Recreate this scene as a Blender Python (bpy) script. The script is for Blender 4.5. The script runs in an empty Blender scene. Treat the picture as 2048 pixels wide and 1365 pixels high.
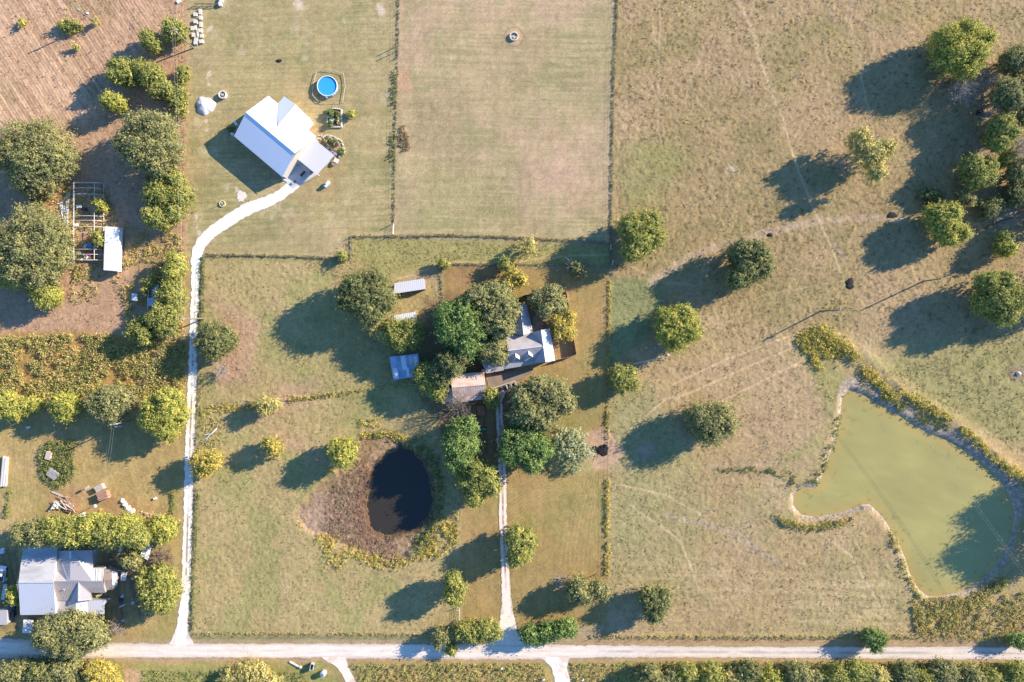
import bpy, math, random
import numpy as np
from mathutils import Vector
random.seed(7); RNG = np.random.default_rng(11)
scene = bpy.context.scene
C = scene.collection

# ---------------------------------------------------------------- camera, light, exposure
S = 0.15            # metres per photo pixel on the ground
H = 200.0           # height of the drone camera
cam = bpy.data.objects.new('camera', bpy.data.cameras.new('camera')); C.objects.link(cam)
cam.location = (0, 0, H); cam.rotation_euler = (0, 0, 0)
cam.data.sensor_width = 36; cam.data.lens = 36 * H / (2048 * S)
cam.data.clip_start = 1; cam.data.clip_end = 9000
scene.camera = cam

ELEV, AZ = math.radians(22), math.radians(65)
SUN = Vector((math.sin(AZ) * math.cos(ELEV), math.cos(AZ) * math.cos(ELEV), math.sin(ELEV)))
w = bpy.data.worlds.new('World'); scene.world = w; w.use_nodes = True
nt = w.node_tree; bg = nt.nodes['Background']
sky = nt.nodes.new('ShaderNodeTexSky'); sky.sky_type = 'NISHITA'; sky.sun_disc = False
sky.sun_elevation = ELEV; sky.sun_rotation = AZ; sky.air_density = 1.2; sky.dust_density = 0.0; sky.ozone_density = 3.0
tint = nt.nodes.new('ShaderNodeMixRGB'); tint.blend_type = 'MULTIPLY'; tint.inputs[0].default_value = 1; tint.inputs[2].default_value = (.62, .92, 1.30, 1)
nt.links.new(sky.outputs[0], tint.inputs[1]); nt.links.new(tint.outputs[0], bg.inputs[0]); bg.inputs[1].default_value = 0.10
sun = bpy.data.objects.new('sun', bpy.data.lights.new('sun', 'SUN')); C.objects.link(sun)
sun.data.energy = 5.0; sun.data.angle = math.radians(0.5); sun.data.color = (1, 0.87, 0.72)
sun.rotation_euler = (-SUN).to_track_quat('-Z', 'Y').to_euler()
scene.view_settings.view_transform = 'Standard'; scene.view_settings.look = 'None'
scene.view_settings.gamma = 1; scene.view_settings.exposure = 1.13
K = 0.80            # photo (sunlit, linear) -> albedo

# ---------------------------------------------------------------- helpers
def P(px, py, z=0.0):
    k = S * (1 - z / H)
    return ((px - 1024) * k, (682.5 - py) * k, z)
def G(px, py, z=0.0):                      # a ground position, raised
    return ((px - 1024) * S, (682.5 - py) * S, z)
def lin(c):
    c = np.asarray(c, float) / 255.0
    return np.where(c < 0.04045, c / 12.92, ((c + 0.055) / 1.055) ** 2.4)
def A(r, g, b):                            # sunlit photo colour -> albedo
    return tuple(np.clip(lin((r, g, b)) * K, 0, 0.85))

TAB = RNG.random((256, 256))
def vnoise(x, y, sc, seed=0):
    x = np.asarray(x) / sc + seed * 37.13; y = np.asarray(y) / sc + seed * 17.71
    xi = np.floor(x).astype(np.int64); yi = np.floor(y).astype(np.int64)
    fx = x - xi; fy = y - yi; fx = fx * fx * (3 - 2 * fx); fy = fy * fy * (3 - 2 * fy)
    a = TAB[xi & 255, yi & 255]; b = TAB[(xi + 1) & 255, yi & 255]
    c = TAB[xi & 255, (yi + 1) & 255]; d = TAB[(xi + 1) & 255, (yi + 1) & 255]
    return (a * (1 - fx) + b * fx) * (1 - fy) + (c * (1 - fx) + d * fx) * fy
def fbm(x, y, sc, seed=0, octv=3):         # 0..1, mean 0.5
    s = 0; a = 1; t = 0
    for i in range(octv):
        s = s + a * vnoise(x, y, sc / 2 ** i, seed + i * 3.3); t += a; a *= 0.55
    return s / t
def rot(x, y, deg):
    a = math.radians(deg); return x * math.cos(a) + y * math.sin(a), -x * math.sin(a) + y * math.cos(a)
def sstep(a, b, x):
    t = np.clip((x - a) / (b - a), 0, 1); return t * t * (3 - 2 * t)
def dist_line(X, Y, pts, closed=False, ret_t=False):
    pts = list(pts) + ([pts[0]] if closed else [])
    d = np.full(X.shape, 1e9); off = np.zeros(X.shape)
    for (x0, y0), (x1, y1) in zip(pts[:-1], pts[1:]):
        dx, dy = x1 - x0, y1 - y0; L = dx * dx + dy * dy + 1e-9
        t = np.clip(((X - x0) * dx + (Y - y0) * dy) / L, 0, 1)
        q = np.hypot(X - x0 - t * dx, Y - y0 - t * dy)
        m = q < d; d = np.where(m, q, d)
    return d
def inside(X, Y, pts):
    r = np.zeros(X.shape, bool); n = len(pts)
    for i in range(n):
        x0, y0 = pts[i]; x1, y1 = pts[(i + 1) % n]
        if y0 == y1: continue
        c = ((y0 > Y) != (y1 > Y)) & (X < (x1 - x0) * (Y - y0) / (y1 - y0) + x0); r ^= c
    return r
def sdf(X, Y, pts, pad=80):                # negative inside
    xs = [p[0] for p in pts]; ys = [p[1] for p in pts]
    out = np.full(X.shape, 1e3)
    m = (X > min(xs) - pad) & (X < max(xs) + pad) & (Y > min(ys) - pad) & (Y < max(ys) + pad)
    d = dist_line(X[m], Y[m], pts, True); d = np.where(inside(X[m], Y[m], pts), -d, d)
    out[m] = d; return out

def tag(o, label=None, cat=None, group=None, kind=None):
    if label: o['label'] = label
    if cat: o['category'] = cat
    if group: o['group'] = group
    if kind: o['kind'] = kind
    return o
def thing(name, label, cat, loc, group=None, rz=0):
    o = bpy.data.objects.new(name, None); C.objects.link(o); o.location = loc; o.rotation_euler = (0, 0, rz)
    o.empty_display_size = 0.5
    return tag(o, label, cat, group)
def link_mesh(name, me, mat, parent=None):
    o = bpy.data.objects.new(name, me); C.objects.link(o)
    if mat and not me.materials: me.materials.append(mat)
    if parent: o.parent = parent
    return o
def np_mesh(name, V, F, col=None, smooth=False):   # F: (n,k) array
    me = bpy.data.meshes.new(name); n, k = F.shape
    me.vertices.add(len(V)); me.vertices.foreach_set('co', np.ascontiguousarray(V, np.float32).ravel())
    me.loops.add(n * k); me.loops.foreach_set('vertex_index', np.ascontiguousarray(F, np.int32).ravel())
    me.polygons.add(n); me.polygons.foreach_set('loop_start', np.arange(0, n * k, k, dtype=np.int32))
    me.polygons.foreach_set('loop_total', np.full(n, k, np.int32))
    if smooth: me.polygons.foreach_set('use_smooth', np.ones(n, bool))
    if col is not None:
        a = me.attributes.new('Col', 'FLOAT_COLOR', 'POINT')
        c = np.ones((len(V), 4), np.float32); c[:, :3] = col; a.data.foreach_set('color', c.ravel())
    me.update(calc_edges=True); return me

class MB:
    def __init__(s): s.v = []; s.f = []
    def face(s, pts):
        n = len(s.v); s.v += [tuple(p) for p in pts]; s.f.append(tuple(range(n, n + len(pts)))); return s
    def slab(s, pts, t=0.12):
        n = len(s.v); k = len(pts); s.v += [tuple(p) for p in pts] + [(p[0], p[1], p[2] - t) for p in pts]
        s.f.append(tuple(range(n, n + k))); s.f.append(tuple(range(n + 2 * k - 1, n + k - 1, -1)))
        for i in range(k): s.f.append((n + i, n + k + i, n + k + (i + 1) % k, n + (i + 1) % k))
        return s
    def box(s, c, d, rz=0, rx=0):
        n = len(s.v); cs, sn = math.cos(rz), math.sin(rz); cx, sx = math.cos(rx), math.sin(rx)
        for i in (-.5, .5):
            for j in (-.5, .5):
                for k in (-.5, .5):
                    x, y, z = i * d[0], j * d[1], k * d[2]
                    y, z = y * cx - z * sx, y * sx + z * cx
                    s.v.append((c[0] + x * cs - y * sn, c[1] + x * sn + y * cs, c[2] + z))
        s.f += [(n, n+1, n+3, n+2), (n+4, n+6, n+7, n+5), (n, n+4, n+5, n+1), (n+2, n+3, n+7, n+6), (n, n+2, n+6, n+4), (n+1, n+5, n+7, n+3)]
        return s
    def tube(s, pts, r, n=6, r1=None, cap=True):
        pts = [Vector(p) for p in pts]; m = len(pts); b = len(s.v)
        for i, p in enumerate(pts):
            d = (pts[min(i + 1, m - 1)] - pts[max(i - 1, 0)]).normalized()
            u = d.orthogonal().normalized() if abs(d.z) > .99 else d.cross(Vector((0, 0, 1))).normalized()
            v = d.cross(u); rr = r if r1 is None else r + (r1 - r) * i / max(m - 1, 1)
            for k in range(n):
                a = 2 * math.pi * k / n; q = p + u * (rr * math.cos(a)) + v * (rr * math.sin(a)); s.v.append(tuple(q))
        for i in range(m - 1):
            for k in range(n): s.f.append((b + i * n + k, b + i * n + (k + 1) % n, b + (i + 1) * n + (k + 1) % n, b + (i + 1) * n + k))
        if cap:
            s.f.append(tuple(b + k for k in range(n - 1, -1, -1))); s.f.append(tuple(b + (m - 1) * n + k for k in range(n)))
        return s
    def lathe(s, c, prof, n=24):
        b = len(s.v)
        for r, z in prof:
            for k in range(n):
                a = 2 * math.pi * k / n; s.v.append((c[0] + r * math.cos(a), c[1] + r * math.sin(a), c[2] + z))
        for i in range(len(prof) - 1):
            for k in range(n): s.f.append((b + i * n + k, b + i * n + (k + 1) % n, b + (i + 1) * n + (k + 1) % n, b + (i + 1) * n + k))
        return s
    def build(s, name, mat, parent=None, smooth=False, bevel=0):
        off = Vector(parent.location) if parent is not None and parent.parent is None else (Vector(parent.parent.location) if parent is not None else Vector((0, 0, 0)))
        if parent is not None and parent.get('local'): off = Vector((0, 0, 0))
        me = bpy.data.meshes.new(name); me.from_pydata([(x - off.x, y - off.y, z - off.z) for x, y, z in s.v], [], s.f)
        if smooth:
            for p in me.polygons: p.use_smooth = True
        me.update(); o = link_mesh(name, me, mat, parent)
        if bevel:
            md = o.modifiers.new('bevel', 'BEVEL'); md.width = bevel; md.segments = 2
        return o

# ---------------------------------------------------------------- materials
def newmat(name):
    m = bpy.data.materials.new(name); m.use_nodes = True; return m, m.node_tree, m.node_tree.nodes['Principled BSDF']
def mat_plain(name, col, rough=0.6, metal=0, var=0.25, scale=1.5, bump=0.0):
    m, t, b = newmat(name); N = t.nodes; L = t.links
    b.inputs['Roughness'].default_value = rough; b.inputs['Metallic'].default_value = metal
    tc = N.new('ShaderNodeTexCoord'); no = N.new('ShaderNodeTexNoise'); no.inputs['Scale'].default_value = scale; no.inputs['Detail'].default_value = 6
    L.new(tc.outputs['Object'], no.inputs['Vector'])
    mx = N.new('ShaderNodeMixRGB'); mx.inputs[1].default_value = (*[c * (1 - var) for c in col], 1); mx.inputs[2].default_value = (*[min(c * (1 + var), .9) for c in col], 1)
    L.new(no.outputs[0], mx.inputs[0]); L.new(mx.outputs[0], b.inputs['Base Color'])
    if bump:
        bp = N.new('ShaderNodeBump'); bp.inputs['Strength'].default_value = bump; bp.inputs['Distance'].default_value = 0.1
        L.new(no.outputs[0], bp.inputs['Height']); L.new(bp.outputs[0], b.inputs['Normal'])
    return m
def mat_roof(name, col, deg, pitch=0.45, rough=0.45, stain=None, samt=0.0, sscale=0.5, stretch=6, depth=0.03, seam=0.12):
    # corrugated sheet: ribs run along direction deg (photo x axis, anticlockwise)
    m, t, b = newmat(name); N = t.nodes; L = t.links
    b.inputs['Roughness'].default_value = rough; b.inputs['Specular IOR Level'].default_value = .3
    tc = N.new('ShaderNodeTexCoord'); mp = N.new('ShaderNodeMapping'); mp.inputs['Rotation'].default_value = (0, 0, -math.radians(deg))
    L.new(tc.outputs['Object'], mp.inputs[0])
    wv = N.new('ShaderNodeTexWave'); wv.wave_type = 'BANDS'; wv.bands_direction = 'Y'; wv.inputs['Scale'].default_value = 0.314 / pitch
    L.new(mp.outputs[0], wv.inputs[0])
    pw = N.new('ShaderNodeMath'); pw.operation = 'POWER'; pw.inputs[1].default_value = 5; L.new(wv.outputs['Fac'], pw.inputs[0])
    bp = N.new('ShaderNodeBump'); bp.inputs['Strength'].default_value = 0.7; bp.inputs['Distance'].default_value = depth
    L.new(pw.outputs[0], bp.inputs['Height']); L.new(bp.outputs[0], b.inputs['Normal'])
    no = N.new('ShaderNodeTexNoise'); no.inputs['Scale'].default_value = sscale; no.inputs['Detail'].default_value = 7
    m2 = N.new('ShaderNodeMapping'); m2.inputs['Scale'].default_value = (1, stretch, 1); L.new(mp.outputs[0], m2.inputs[0]); L.new(m2.outputs[0], no.inputs['Vector'])
    rp = N.new('ShaderNodeMapRange'); rp.inputs[1].default_value = 0.42; rp.inputs[2].default_value = 0.66; L.new(no.outputs[0], rp.inputs[0])
    mu = N.new('ShaderNodeMath'); mu.operation = 'MULTIPLY'; mu.inputs[1].default_value = samt; L.new(rp.outputs[0], mu.inputs[0])
    mx = N.new('ShaderNodeMixRGB'); mx.inputs[1].default_value = (*col, 1); mx.inputs[2].default_value = (*(stain or col), 1)
    L.new(mu.outputs[0], mx.inputs[0])
    sm = N.new('ShaderNodeMath'); sm.operation = 'MULTIPLY'; sm.inputs[1].default_value = seam; L.new(pw.outputs[0], sm.inputs[0])
    dk = N.new('ShaderNodeMixRGB'); dk.blend_type = 'MULTIPLY'; dk.inputs[2].default_value = (.35, .35, .37, 1)
    L.new(sm.outputs[0], dk.inputs[0]); L.new(mx.outputs[0], dk.inputs[1]); L.new(dk.outputs[0], b.inputs['Base Color'])
    return m
def mat_attr(name, fine=3.0, famt=0.35, bump=0.3, rough=0.9, dist=0.08):
    m, t, b = newmat(name); N = t.nodes; L = t.links
    b.inputs['Roughness'].default_value = rough; b.inputs['Specular IOR Level'].default_value = 0.15
    at = N.new('ShaderNodeAttribute'); at.attribute_name = 'Col'
    tc = N.new('ShaderNodeTexCoord'); no = N.new('ShaderNodeTexNoise'); no.inputs['Scale'].default_value = fine; no.inputs['Detail'].default_value = 5; no.inputs['Roughness'].default_value = .7
    L.new(tc.outputs['Object'], no.inputs['Vector'])
    rp = N.new('ShaderNodeMapRange'); rp.inputs[1].default_value = .3; rp.inputs[2].default_value = .7; rp.inputs[3].default_value = 1 - famt; rp.inputs[4].default_value = 1 + famt
    L.new(no.outputs[0], rp.inputs[0])
    mx = N.new('ShaderNodeVectorMath'); mx.operation = 'SCALE'; L.new(at.outputs['Color'], mx.inputs[0]); L.new(rp.outputs[0], mx.inputs['Scale'])
    L.new(mx.outputs[0], b.inputs['Base Color'])
    bp = N.new('ShaderNodeBump'); bp.inputs['Strength'].default_value = bump; bp.inputs['Distance'].default_value = dist
    L.new(no.outputs[0], bp.inputs['Height']); L.new(bp.outputs[0], b.inputs['Normal'])
    return m
def mat_leaf(name, trans=0.35):
    m, t, b = newmat(name); N = t.nodes; L = t.links; out = N['Material Output']
    at = N.new('ShaderNodeAttribute'); at.attribute_name = 'Col'
    L.new(at.outputs['Color'], b.inputs['Base Color']); b.inputs['Roughness'].default_value = .65; b.inputs['Specular IOR Level'].default_value = .2
    tr = N.new('ShaderNodeBsdfTranslucent'); L.new(at.outputs['Color'], tr.inputs[0])
    mx = N.new('ShaderNodeMixShader'); mx.inputs[0].default_value = trans
    L.new(b.outputs[0], mx.inputs[1]); L.new(tr.outputs[0], mx.inputs[2]); L.new(mx.outputs[0], out.inputs[0])
    return m
def mat_water(name, col, rough=0.12, ripple=0.02, scale=1.2):
    m, t, b = newmat(name); N = t.nodes; L = t.links
    b.inputs['Roughness'].default_value = rough
    tc = N.new('ShaderNodeTexCoord'); no = N.new('ShaderNodeTexNoise'); no.inputs['Scale'].default_value = scale; no.inputs['Detail'].default_value = 3
    n2 = N.new('ShaderNodeTexNoise'); n2.inputs['Scale'].default_value = 0.035; n2.inputs['Detail'].default_value = 4
    L.new(tc.outputs['Object'], no.inputs['Vector']); L.new(tc.outputs['Object'], n2.inputs['Vector'])
    mx = N.new('ShaderNodeMixRGB'); mx.inputs[1].default_value = (*[c * .86 for c in col], 1); mx.inputs[2].default_value = (*[c * 1.12 for c in col], 1)
    L.new(n2.outputs[0], mx.inputs[0]); L.new(mx.outputs[0], b.inputs['Base Color'])
    bp = N.new('ShaderNodeBump'); bp.inputs['Strength'].default_value = .3; bp.inputs['Distance'].default_value = ripple
    L.new(no.outputs[0], bp.inputs['Height']); L.new(bp.outputs[0], b.inputs['Normal'])
    return m
M_ground = mat_attr('ground_soil_grass', 2.6, .30, .5, dist=.10)
M_gravel = mat_attr('gravel', 4.0, .14, .25, dist=.04)
M_leaf = mat_leaf('leaves', .34)
M_weed = mat_leaf('weeds', .4)
M_bark = mat_plain('bark', (.10, .08, .065), .9, bump=.5, scale=6)
M_dead = mat_plain('dead_wood', (.33, .30, .27), .9, scale=5)
M_post = mat_plain('weathered_post', (.20, .17, .13), .9, scale=4)
M_wire = mat_plain('wire', (.30, .29, .27), .6)
M_gal = mat_plain('galvanised_steel', (.50, .52, .53), .45, .3)
M_white = mat_plain('white_paint', (.74, .73, .71), .5, var=.08)
M_cream = mat_plain('cream_wall', (.55, .50, .42), .8, var=.1)
M_greywall = mat_plain('grey_wall', (.33, .32, .31), .8, var=.15)
M_glass = mat_plain('window_glass', (.05, .07, .09), .08, var=.1)
M_dark = mat_plain('dark_plastic', (.03, .03, .035), .5)
M_black = mat_plain('charred_black', (.018, .016, .015), .95, bump=.6, scale=4)
M_wood = mat_plain('old_boards', (.36, .25, .18), .85, scale=3, var=.35)
M_pinewood = mat_plain('orange_boards', (.48, .22, .10), .8, scale=3)
M_palewood = mat_plain('pale_boards', (.52, .44, .37), .85, scale=3, var=.3)
M_stone = mat_plain('limestone', (.62, .58, .50), .9, scale=3, bump=.4)
M_conc = mat_plain('concrete', (.50, .50, .50), .85, scale=1, var=.12)
M_rust = mat_plain('rust', (.34, .15, .09), .9, scale=3)
M_tarp = mat_plain('white_tarp', (.66, .68, .70), .5, scale=2, bump=.6)
M_blue = mat_plain('blue_liner', (.03, .26, .62), .4)
M_green = mat_plain('green_paint', (.02, .30, .16), .4)
M_darkblue = mat_plain('dark_blue_paint', (.02, .04, .09), .25)
M_red = mat_plain('red_cloth', (.35, .05, .07), .8)
M_yel = mat_plain('yellow_plastic', (.62, .50, .22), .6)

# ---------------------------------------------------------------- ground data
BIGPOND = [(1700,784),(1728,793),(1759,813),(1787,827),(1830,854),(1861,871),(1897,885),(1928,903),(1964,926),(1990,949),(2010,975),(2022,996),(2031,1030),(2024,1074),(2005,1118),(1984,1143),(1961,1166),(1928,1182),(1887,1192),(1859,1192),(1841,1179),(1828,1159),(1818,1125),(1802,1087),(1784,1056),(1766,1030),(1754,1018),(1741,1007),(1725,1008),(1707,1016),(1682,1025),(1661,1028),(1631,1033),(1605,1028),(1590,1011),(1592,990),(1605,979),(1631,979),(1641,970),(1651,949),(1661,918),(1674,893),(1679,860),(1686,824),(1688,798)]
SMALLPOND = [(800,893),(825,905),(845,922),(860,958),(866,999),(858,1035),(833,1058),(801,1069),(768,1084),(748,1066),(738,1040),(730,1010),(738,975),(748,942),(775,912)]
DRYBED = [(700,884),(730,870),(775,868),(812,884),(855,920),(876,960),(880,1005),(866,1055),(838,1090),(800,1128),(750,1132),(700,1105),(645,1080),(600,1052),(590,1030),(625,985),(668,945)]
ROAD = [(-400,1296),(0,1296),(120,1300),(300,1302),(600,1302),(1000,1304),(1200,1303),(1500,1305),(2048,1307),(2500,1307)]
LANE = [(362,1290),(366,1240),(371,1190),(373,1130),(375,1060),(376,1010),(378,936),(382,834),(385,757),(386,706),(388,640),(390,596),(392,520),(396,500),(405,482),(422,466),(450,447),(480,427),(500,416),(530,406),(558,393),(580,376),(594,362)]
DRIVE2 = [(1014,1290),(1015,1240),(1012,1180),(1009,1100),(1006,1040),(1005,950),(1001,880),(999,830),(998,800),(1006,784)]
SPUR1 = [(662,1312),(678,1325),(692,1345),(705,1372),(740,1440)]
SPUR2 = [(1108,1310),(1118,1335),(1128,1372),(1140,1450)]
def w_at(Y, ys, ws): return np.interp(Y, ys, ws)

TRAILS = [([(1477,-30),(1477,0),(1492,33),(1508,77),(1518,115),(1528,144),(1543,185),(1566,238),(1579,287),(1592,326),(1625,415),(1640,445),(1660,490),(1682,545)], 3.4, (196,176,140), .85),
     ([(1480,0),(1500,40),(1520,100),(1533,150)], 2.4, (190,170,134), .6),
     ([(1700,-30),(1703,20),(1704,75),(1720,115),(1723,160),(1730,190),(1742,240),(1748,270)], 3.0, (192,172,136), .8),
     ([(1318,-20),(1320,60),(1316,180),(1316,240),(1313,290)], 2.6, (188,168,134), .7), ([(1303,0),(1307,50),(1312,90)], 2.4, (188,168,134), .6),
     ([(1412,90),(1395,130),(1380,175),(1360,220),(1350,260)], 2.4, (186,166,132), .65),
     ([(1850,-10),(1842,30),(1838,60)], 2.4, (184,162,130), .5),
     ([(1760,350),(1776,395)], 2.4, (188,170,130), .6),
     ([(1262,535),(1330,565),(1400,572)], 4, (188,166,132), .5),
     ([(1665,600),(1700,560),(1640,570),(1530,590)], 3, (186,164,126), .35),
     ([(1640,650),(1700,700),(1760,770)], 4, (182,164,124), .3),
     ([(790,560),(840,545),(880,525),(940,524),(1000,528),(1080,518),(1140,512),(1222,510)], 3.4, (200,178,132), .75),
     ([(1000,532),(1040,524),(1100,512)], 2.4, (196,174,128), .5),
     ([(410,500),(440,508),(600,508),(700,514)], 3, (196,176,136), .5), ([(705,470),(790,466),(900,462)], 6, (196,176,134), .5),
     ([(1230,380),(1240,440),(1245,500)], 6, (186,160,124), .5)]
for _p in [[(1345,770),(1450,720),(1560,680),(1640,650)],[(1350,800),(1470,745),(1600,690),(1680,668)],[(1390,830),(1500,775),(1600,725)],
           [(1240,970),(1330,990),(1420,1040)],[(1260,1010),(1360,1080),(1400,1180)],[(1260,860),(1330,800),(1400,780)],[(1600,1040),(1700,1110),(1770,1230)]]: TRAILS.append((_p, 3.4, (206,184,146), .7))
for _k in range(9): TRAILS.append(([(1018,985+_k*9),(1070,955+_k*7),(1130,945+_k*5),(1170,950+_k*4)], 2.2, (188,164,110), .45))
for _k in range(7): TRAILS.append(([(1120+_k*9,1130),(1135+_k*8,1040),(1165+_k*6,960)], 2.2, (186,162,110), .45))
for _k in range(8): TRAILS.append(([(150+_k*4,1040),(165+_k*7,990-_k*2),(200+_k*9,960-_k*5),(250+_k*6,970-_k*6),(290+_k*5,1010)], 2.0, (196,172,118), .5))
for _k in range(8): TRAILS.append(([(20+_k*7,860),(28+_k*6,930),(22+_k*7,1000),(5+_k*9,1050)], 2.0, (196,174,122), .5))

def ground_fields(X, Y):
    """albedo and height of the land at photo-ground coordinates"""
    n = X.shape[0]
    f1 = fbm(X, Y, 9, 1, 3); f2 = fbm(X, Y, 34, 2, 3); f3 = fbm(X, Y, 130, 3, 3); f4 = fbm(X, Y, 4.5, 4, 2); f5 = fbm(X, Y, 60, 9, 4)
    base = np.zeros((n, 3)) + lin((171, 156, 120))
    amp = np.full(n, 0.05)
    def mix(mask, col, a=1.0):
        nonlocal base
        base = base + (lin(col) - base) * (mask * a)[:, None]
    def region(poly, feather=6, jit=8, jseed=5):
        d = sdf(X, Y, poly, 120) + (fbm(X, Y, 18, jseed, 3) - .5) * 2 * jit
        return 1 - sstep(-feather, feather, d)
    # NE pasture
    NE = region([(1232,-400),(2500,-400),(2500,700),(1640,700),(1500,690),(1218,560)], 8, 4)
    mix(NE, (168, 149, 108)); mix(NE * sstep(.50, .68, f5), (150, 140, 96), .6); mix(NE * sstep(.5, .7, f3), (176, 152, 120), .6)
    mix(NE * sstep(.66, .82, fbm(X, Y, 7, 31, 2)), (118, 106, 70), .75); mix(NE * sstep(.72, .9, f1), (190, 165, 128), .5)
    mix(region([(1240,300),(1300,280),(1350,280),(1370,320),(1350,370),(1300,400),(1245,420),(1232,360)], 25, 30), (150, 150, 96), .6)
    EAST = region([(1216,560),(1640,690),(2500,640),(2500,1290),(1216,1290)], 20, 15, 6)
    mix(EAST, (176, 156, 114)); mix(EAST * sstep(.45, .65, f3), (160, 152, 106), .7); mix(EAST * sstep(.5, .7, f5), (184, 162, 128), .6)
    mix(region([(1218,555),(1320,565),(1330,600),(1290,680),(1218,740)], 12, 10), (136, 146, 98), .85)
    mix(region([(1217,780),(1300,790),(1380,900),(1260,980),(1217,900)], 20, 15), (152, 154, 104), .6)
    mix(region([(1740,720),(2500,600),(2500,960),(2000,880),(1850,800)], 25, 14), (154, 152, 100), .85)
    mix(region([(1330,740),(1480,690),(1640,720),(1680,800),(1630,900),(1480,900),(1490,800)], 30, 25), (180, 156, 122), .8)
    mix(region([(1218,930),(1330,930),(1420,1010),(1330,1200),(1218,1180)], 30, 25), (160, 156, 108), .55)
    mix(region([(1560,930),(1640,890),(1660,820),(1690,760),(1640,680),(1600,700),(1660,850)], 12, 10), (150, 150, 92), .7)
    # middle paddock and lawns
    MID = region([(795,-400),(1236,-400),(1222,490),(790,474)], 3, 1)
    mix(MID, (178, 160, 124)); mix(MID * sstep(.5, .65, f3), (188, 163, 136), .75); mix(MID * sstep(.5, .66, f5), (156, 153, 108), .6)
    mix(MID * region([(1040,320),(1150,310),(1200,360),(1110,400),(1060,390)], 25, 22), (198, 168, 142), .8)
    mix(MID * region([(830,330),(1000,350),(1050,470),(830,470)], 25, 20), (168, 165, 112), .6)
    LAWN = region([(377,-400),(798,-400),(788,474),(703,476),(703,518),(410,514),(372,514)], 3, 1)
    mix(LAWN, (173, 159, 114)); mix(LAWN * sstep(.48, .62, f3), (176, 158, 122), .6); mix(LAWN * sstep(.52, .68, f5), (146, 147, 98), .6)
    mix(LAWN * sstep(.68, .78, fbm(X, Y, 26, 12, 3)), (196, 186, 152), .6)
    mix(region([(560,170),(620,160),(640,250),(700,330),(660,400),(600,400),(640,340),(620,280)], 20, 14), (178, 152, 112), .6)
    mix(region([(640,155),(690,150),(690,205),(630,205)], 4, 2), (148, 136, 92), .8)
    CORR = region([(705,476),(1222,490),(1220,534),(885,530),(700,575),(410,530),(412,514),(703,520)], 4, 2)
    mix(CORR, (163, 158, 100), .9)
    SW = region([(408,520),(700,522),(800,560),(880,570),(900,790),(925,1000),(920,1270),(386,1268),(396,900)], 8, 6)
    mix(SW, (178, 162, 114)); mix(SW * sstep(.5, .66, f3), (180, 162, 118), .6); mix(SW * sstep(.5, .65, f5), (156, 156, 100), .65); mix(SW * sstep(.68, .8, f1), (126, 122, 72), .5)
    mix(region([(470,640),(510,650),(500,760),(440,770),(410,700)], 22, 18), (186, 152, 126), .8)
    mix(region([(420,590),(520,640),(480,740),(440,660)], 22, 18), (182, 152, 122), .6)
    mix(region([(560,770),(640,760),(650,800),(560,830),(520,850),(600,870),(640,920),(560,900),(510,830)], 22, 18), (190, 160, 132), .75)
    mix(region([(600,620),(760,640),(860,780),(700,830),(560,740)], 30, 20), (150, 148, 94), .4)
    YARD = region([(887,535),(1218,540),(1214,1250),(1030,1262),(925,1262),(922,1000),(880,860),(890,640)], 4, 2)
    mix(YARD, (158, 141, 90)); mix(YARD * sstep(.5, .68, f3), (142, 139, 84), .8); mix(YARD * sstep(.52, .68, f5), (176, 146, 102), .5)
    mix(region([(887,535),(1010,535),(1060,560),(980,580),(905,610)], 8, 5), (160, 130, 92), .7)
    mix(region([(1045,592),(1130,577),(1152,708),(1112,716),(1080,650),(1050,640)], 3, 2), (172, 142, 110), .7)
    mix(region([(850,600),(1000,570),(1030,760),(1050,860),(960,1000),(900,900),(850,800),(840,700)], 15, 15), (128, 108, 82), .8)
    mix(region([(1105,872),(1165,860),(1195,900),(1185,945),(1130,950),(1100,920)], 14, 10), (174, 180, 128), .5)
    mix(region([(1172,870),(1195,855),(1216,862),(1250,905),(1225,930),(1190,942),(1172,915)], 5, 6), (196, 166, 138), .95)
    # left properties
    LEFT = region([(-400,-400),(374,-400),(372,670),(-400,670)], 4, 3)
    mix(LEFT, (190, 159, 128)); mix(LEFT * sstep(.5, .66, f3), (178, 146, 116), .6); mix(LEFT * sstep(.62, .75, f1), (148, 122, 90), .5)
    TILL = region([(-400,-400),(300,-400),(330,60),(240,130),(190,210),(160,270),(-400,260)], 18, 14)
    mix(TILL, (202, 170, 140), .9); mix(TILL * sstep(.60, .72, fbm(X, Y, 60, 14, 2)), (156, 146, 102), .5)
    mix(region([(240,460),(372,480),(372,570),(260,560)], 18, 16), (164, 140, 92), .6)
    mix(region([(60,400),(150,370),(160,420),(90,430)], 14, 10), (178, 148, 96), .7)
    SCRUB = region([(-400,672),(160,664),(250,672),(372,690),(370,800),(-400,800)], 10, 8)
    mix(SCRUB, (160, 132, 74), .9); mix(SCRUB * sstep(.5, .65, f1), (184, 148, 96), .6)
    mix(region([(360,-400),(380,-400),(378,300),(374,500),(362,620),(356,500)], 3, 2), (196, 164, 124), .6)
    LY = region([(-400,800),(372,800),(352,1280),(-400,1270)], 6, 4)
    mix(LY, (172, 152, 100)); mix(LY * sstep(.5, .65, f3), (156, 150, 92), .7); mix(LY * sstep(.58, .7, f5), (188, 162, 118), .6)
    mix(region([(90,990),(150,975),(330,1010),(350,1040),(180,1050),(100,1045)], 14, 12), (180, 146, 108), .7)
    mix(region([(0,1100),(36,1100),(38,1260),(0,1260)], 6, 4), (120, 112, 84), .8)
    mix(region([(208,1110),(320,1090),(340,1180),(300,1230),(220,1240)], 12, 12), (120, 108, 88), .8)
    # south of the road
    SO = region([(-400,1320),(2500,1322),(2500,1900),(-400,1900)], 2, 2)
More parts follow.
